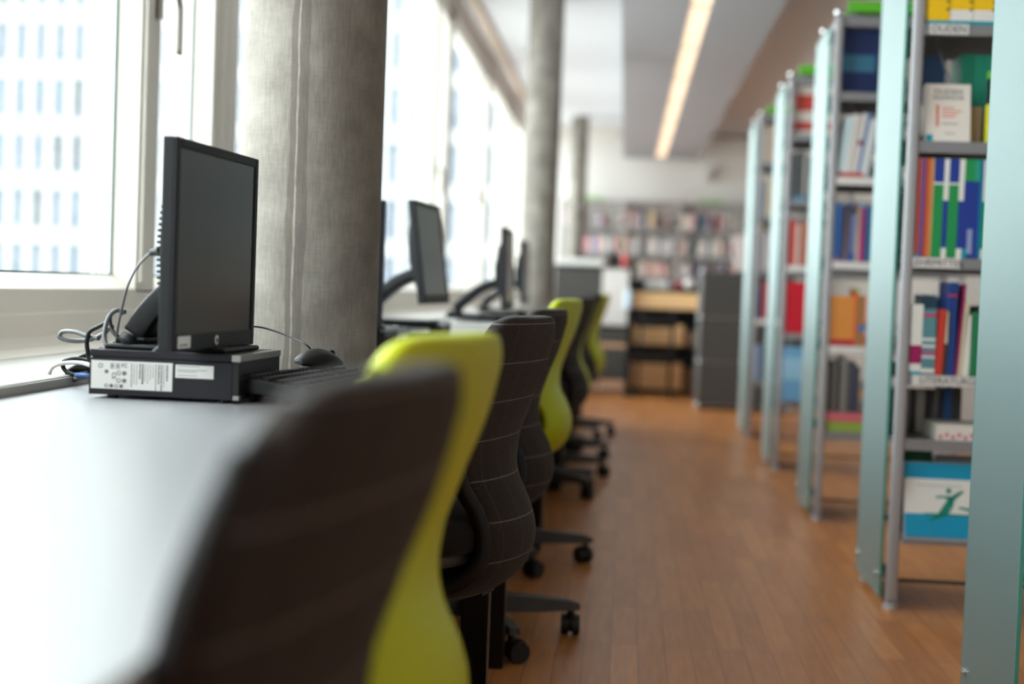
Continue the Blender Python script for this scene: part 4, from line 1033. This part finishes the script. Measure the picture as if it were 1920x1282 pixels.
rd.mats = [C(214, 80, 76), M_WHITE]
tag(rd.build('red_canister', None, loc=(-0.012, 13.32+0.08, 1.1855)), 'small red canister at the right edge of the reception counter', 'canister')

rk = empty('display_rack', (0.05, 13.42, 0), 0, 'black metal rack with three pale wooden front boards beyond the cart', 'rack')
for xx in (0, 0.64):
    MB().box(xx, xx+0.02, 0, 0.02, 0, 0.99).box(xx, xx+0.02, 0.33, 0.35, 0, 0.99).build('post', rk, M_BLKM)
for z in (0.04, 0.30, 0.46, 0.64, 0.80):
    MB().box(0.02, 0.64, 0, 0.35, z-0.02, z).build('shelf', rk, M_BLKM)
MB().box(0.02, 0.64, 0.335, 0.345, 0.02, 0.98).build('back_panel', rk, M_BLKM)
for z0, z1, x1 in ((0.805, 0.955, 0.64), (0.465, 0.655, 0.51), (0.05, 0.295, 0.51)):
    MB().box(0.012, x1, -0.012, -0.001, z0, z1).build('front_board', rk, M_BIRCH, bevel=0.002)
for lvl, z, cols in ((0, 0.462, [(150, 104, 50), (120, 100, 84), (150, 128, 110), (130, 110, 92)]), (1, 0.042, [(130, 90, 50), (112, 88, 66), (124, 98, 74), (108, 84, 62)])):
    for i, c in enumerate(cols):
        o = MB().prism([(0, 0), (0.2, 0), (0.2, 0.24 if lvl else 0.16), (0, 0.20 if lvl else 0.14)], 'x', 0, 0.028).build('magazine_file', None, C(*c), loc=(0.565+i*0.0305, 13.425, z), bevel=0.001)
        tag(o, '%s brown magazine file, %s from left on the %s shelf right of the wooden boards' % (['amber', 'dark', 'pale', 'dull'][i], ORD[i], ['middle', 'bottom'][lvl]), 'magazine file', 'magazine files beside the wooden boards')
tag(MB().box(0, 0.22, 0, 0.16, 0, 0.075).build('white_box', None, M_WHITE, bevel=0.012, seg=3, loc=(0.185, 13.36+0.08, 0.991-0.19)), 'white box standing on the rack above the top wooden board', 'box').location = (0.185, 13.47, 0.99)
MB().box(0.02, 0.64, 0.0, 0.35, 0.97, 0.99).build('top_shelf', rk, M_BLKM)
def bag(name, x, m, label, w_, h_, cat): 
    tag(MB().sphere((0, 0, h_/2), 1, (w_/2, 0.05, h_/2), 14).build(name, None, m, loc=(x, 13.50, 0.9905)), label, cat)
bag('red_pouch', 0.50, C(170, 40, 56), 'dark red rounded item on the rack right of the white box', 0.09, 0.075, 'pouch')
bag('white_pot', 0.60, C(232, 222, 220), 'white round pot at the right end of the black rack', 0.11, 0.10, 'pot')
bag('grey_pouch', 0.435, C(150, 140, 150), 'small greyish rounded item between white box and dark red item', 0.06, 0.06, 'pouch')

cart = empty('book_cart', (0.155, 12.86, 0), 0, 'black metal book cart on casters in front of the wooden boards', 'cart')
for xx, nm in ((0.0, 0), (0.285, 1)):
    for yy in (0, 0.30): MB().tube([(xx-0.01, yy, 0.07), (xx+0.01, yy, 0.80)], 0.011, 8).build('post', cart, M_BLKM)
for z in (0.335, 0.66):
    MB().box(-0.06, 0.315, -0.01, 0.31, z, z+0.012).box(-0.06, 0.315, -0.018, -0.006, z-0.02, z+0.09).build('shelf', cart, M_BLKM, bevel=0.003)
for xx in (-0.045, 0.29):
    for yy in (0.0, 0.30):
        MB().cyl((xx-0.012, yy, 0.036), (xx+0.012, yy, 0.036), 0.036, n=20).box(xx-0.004, xx+0.004, yy-0.01, yy+0.01, 0.036, 0.08).build('caster', cart, M_TYRE)
        MB().cyl((xx-0.0135, yy, 0.036), (xx+0.0135, yy, 0.036), 0.018, n=16).build('wheel_hub', cart, M_SILV)
sd = empty('side_stand', (0.03, 12.95, 0), 0, 'narrow black stand between the drawer pedestal and the book cart', 'stand')
MB().box(0, 0.05, 0, 0.3, 0.02, 0.78).build('column_body', sd, M_BLKM); MB().box(-0.01, 0.06, -0.01, 0.31, 0, 0.02).build('base', sd, M_BLKM); MB().box(-0.01, 0.07, -0.01, 0.31, 0.78, 0.80).build('top', sd, M_BLKM)
bo = MB().m(C(196, 210, 224)).cyl((0, 0, 0), (0, 0, 0.13), 0.045, 0.04, n=20).cyl((0, 0, 0.13), (0, 0, 0.165), 0.036, 0.014, n=20).m(C(120, 190, 200)).cyl((0, 0, 0.165), (0, 0, 0.19), 0.015)
tag(bo.build('bottle', None, loc=(0.035, 13.05, 0.8005)), 'pale blue bottle on the narrow black stand', 'bottle')

cb = empty('metal_cabinet', (0.635, 11.9, 0), 0, 'tall graphite steel cabinet with chrome tubes and ball joints right of the aisle', 'cabinet')
CW, CD = 0.76, 0.38
zz = [0.035, 0.395, 0.765, 1.145]
MB().box(0.006, CW-0.006, 0.0, CD, zz[0], zz[3]).build('body', cb, M_USM)
for z0, z1 in zip(zz, zz[1:]):
    MB().box(0.018, CW-0.018, -0.008, 0.0, z0+0.014, z1-0.014).build('door_panel', cb, M_USM, bevel=0.003)
tb_ = MB()
for xx in (0, CW):
    for yy in (0, CD):
        tb_.cyl((xx, yy, zz[0]), (xx, yy, zz[3]), 0.0095)
for z in zz:
    for yy in (0, CD): tb_.cyl((0, yy, z), (CW, yy, z), 0.0095)
    for xx in (0, CW): tb_.cyl((xx, 0, z), (xx, CD, z), 0.0095)
tb_.build('tube_frame', cb, mat('satin_tube_metal', rgb(140, 138, 136), 0.5, 0.6, spec=0.3))
for xx in (0, CW):
    for z in zz: MB().sphere((xx, 0, z), 0.0165).build('ball_joint', cb, M_CHROME)
    for yy in (0, CD): MB().cyl((xx, yy, 0), (xx, yy, 0.035), 0.014).build('foot', cb, M_CHROME)
sh = MB().box(0, 0.22, 0, 0.012, 0, 0.30).build('notice_board', None, C(222, 206, 202), bevel=0.002, loc=(0.90, 12.0, 1.156))
sh.rotation_euler = (math.radians(-6), math.radians(-6), 0); sh.location.z = 1.157
tag(sh, 'pale pinkish board propped up on top of the graphite cabinet', 'board')
ob = MB().box(0, 0.05, 0, 0.06, 0, 0.045).box(0.012, 0.038, 0.01, 0.05, 0.045, 0.075).build('hole_punch', None, M_BLKP, bevel=0.004, loc=(0.815, 12.0, 1.1555))
tag(ob, 'small black office item on the cabinet left of the pale board', 'office item')
dt = empty('wall_detector', (1.03, 19.28, 2.60), 0, 'small white detector fixed to the back wall beside the soffit end', 'detector')
MB().box(-0.03, 0.10, -0.12, 0.015, 0, 0.06).build('bracket', dt, M_WHITE); MB().box(-0.07, 0.03, -0.16, -0.02, -0.14, 0.0).build('sensor', dt, M_WHITE, bevel=0.01)
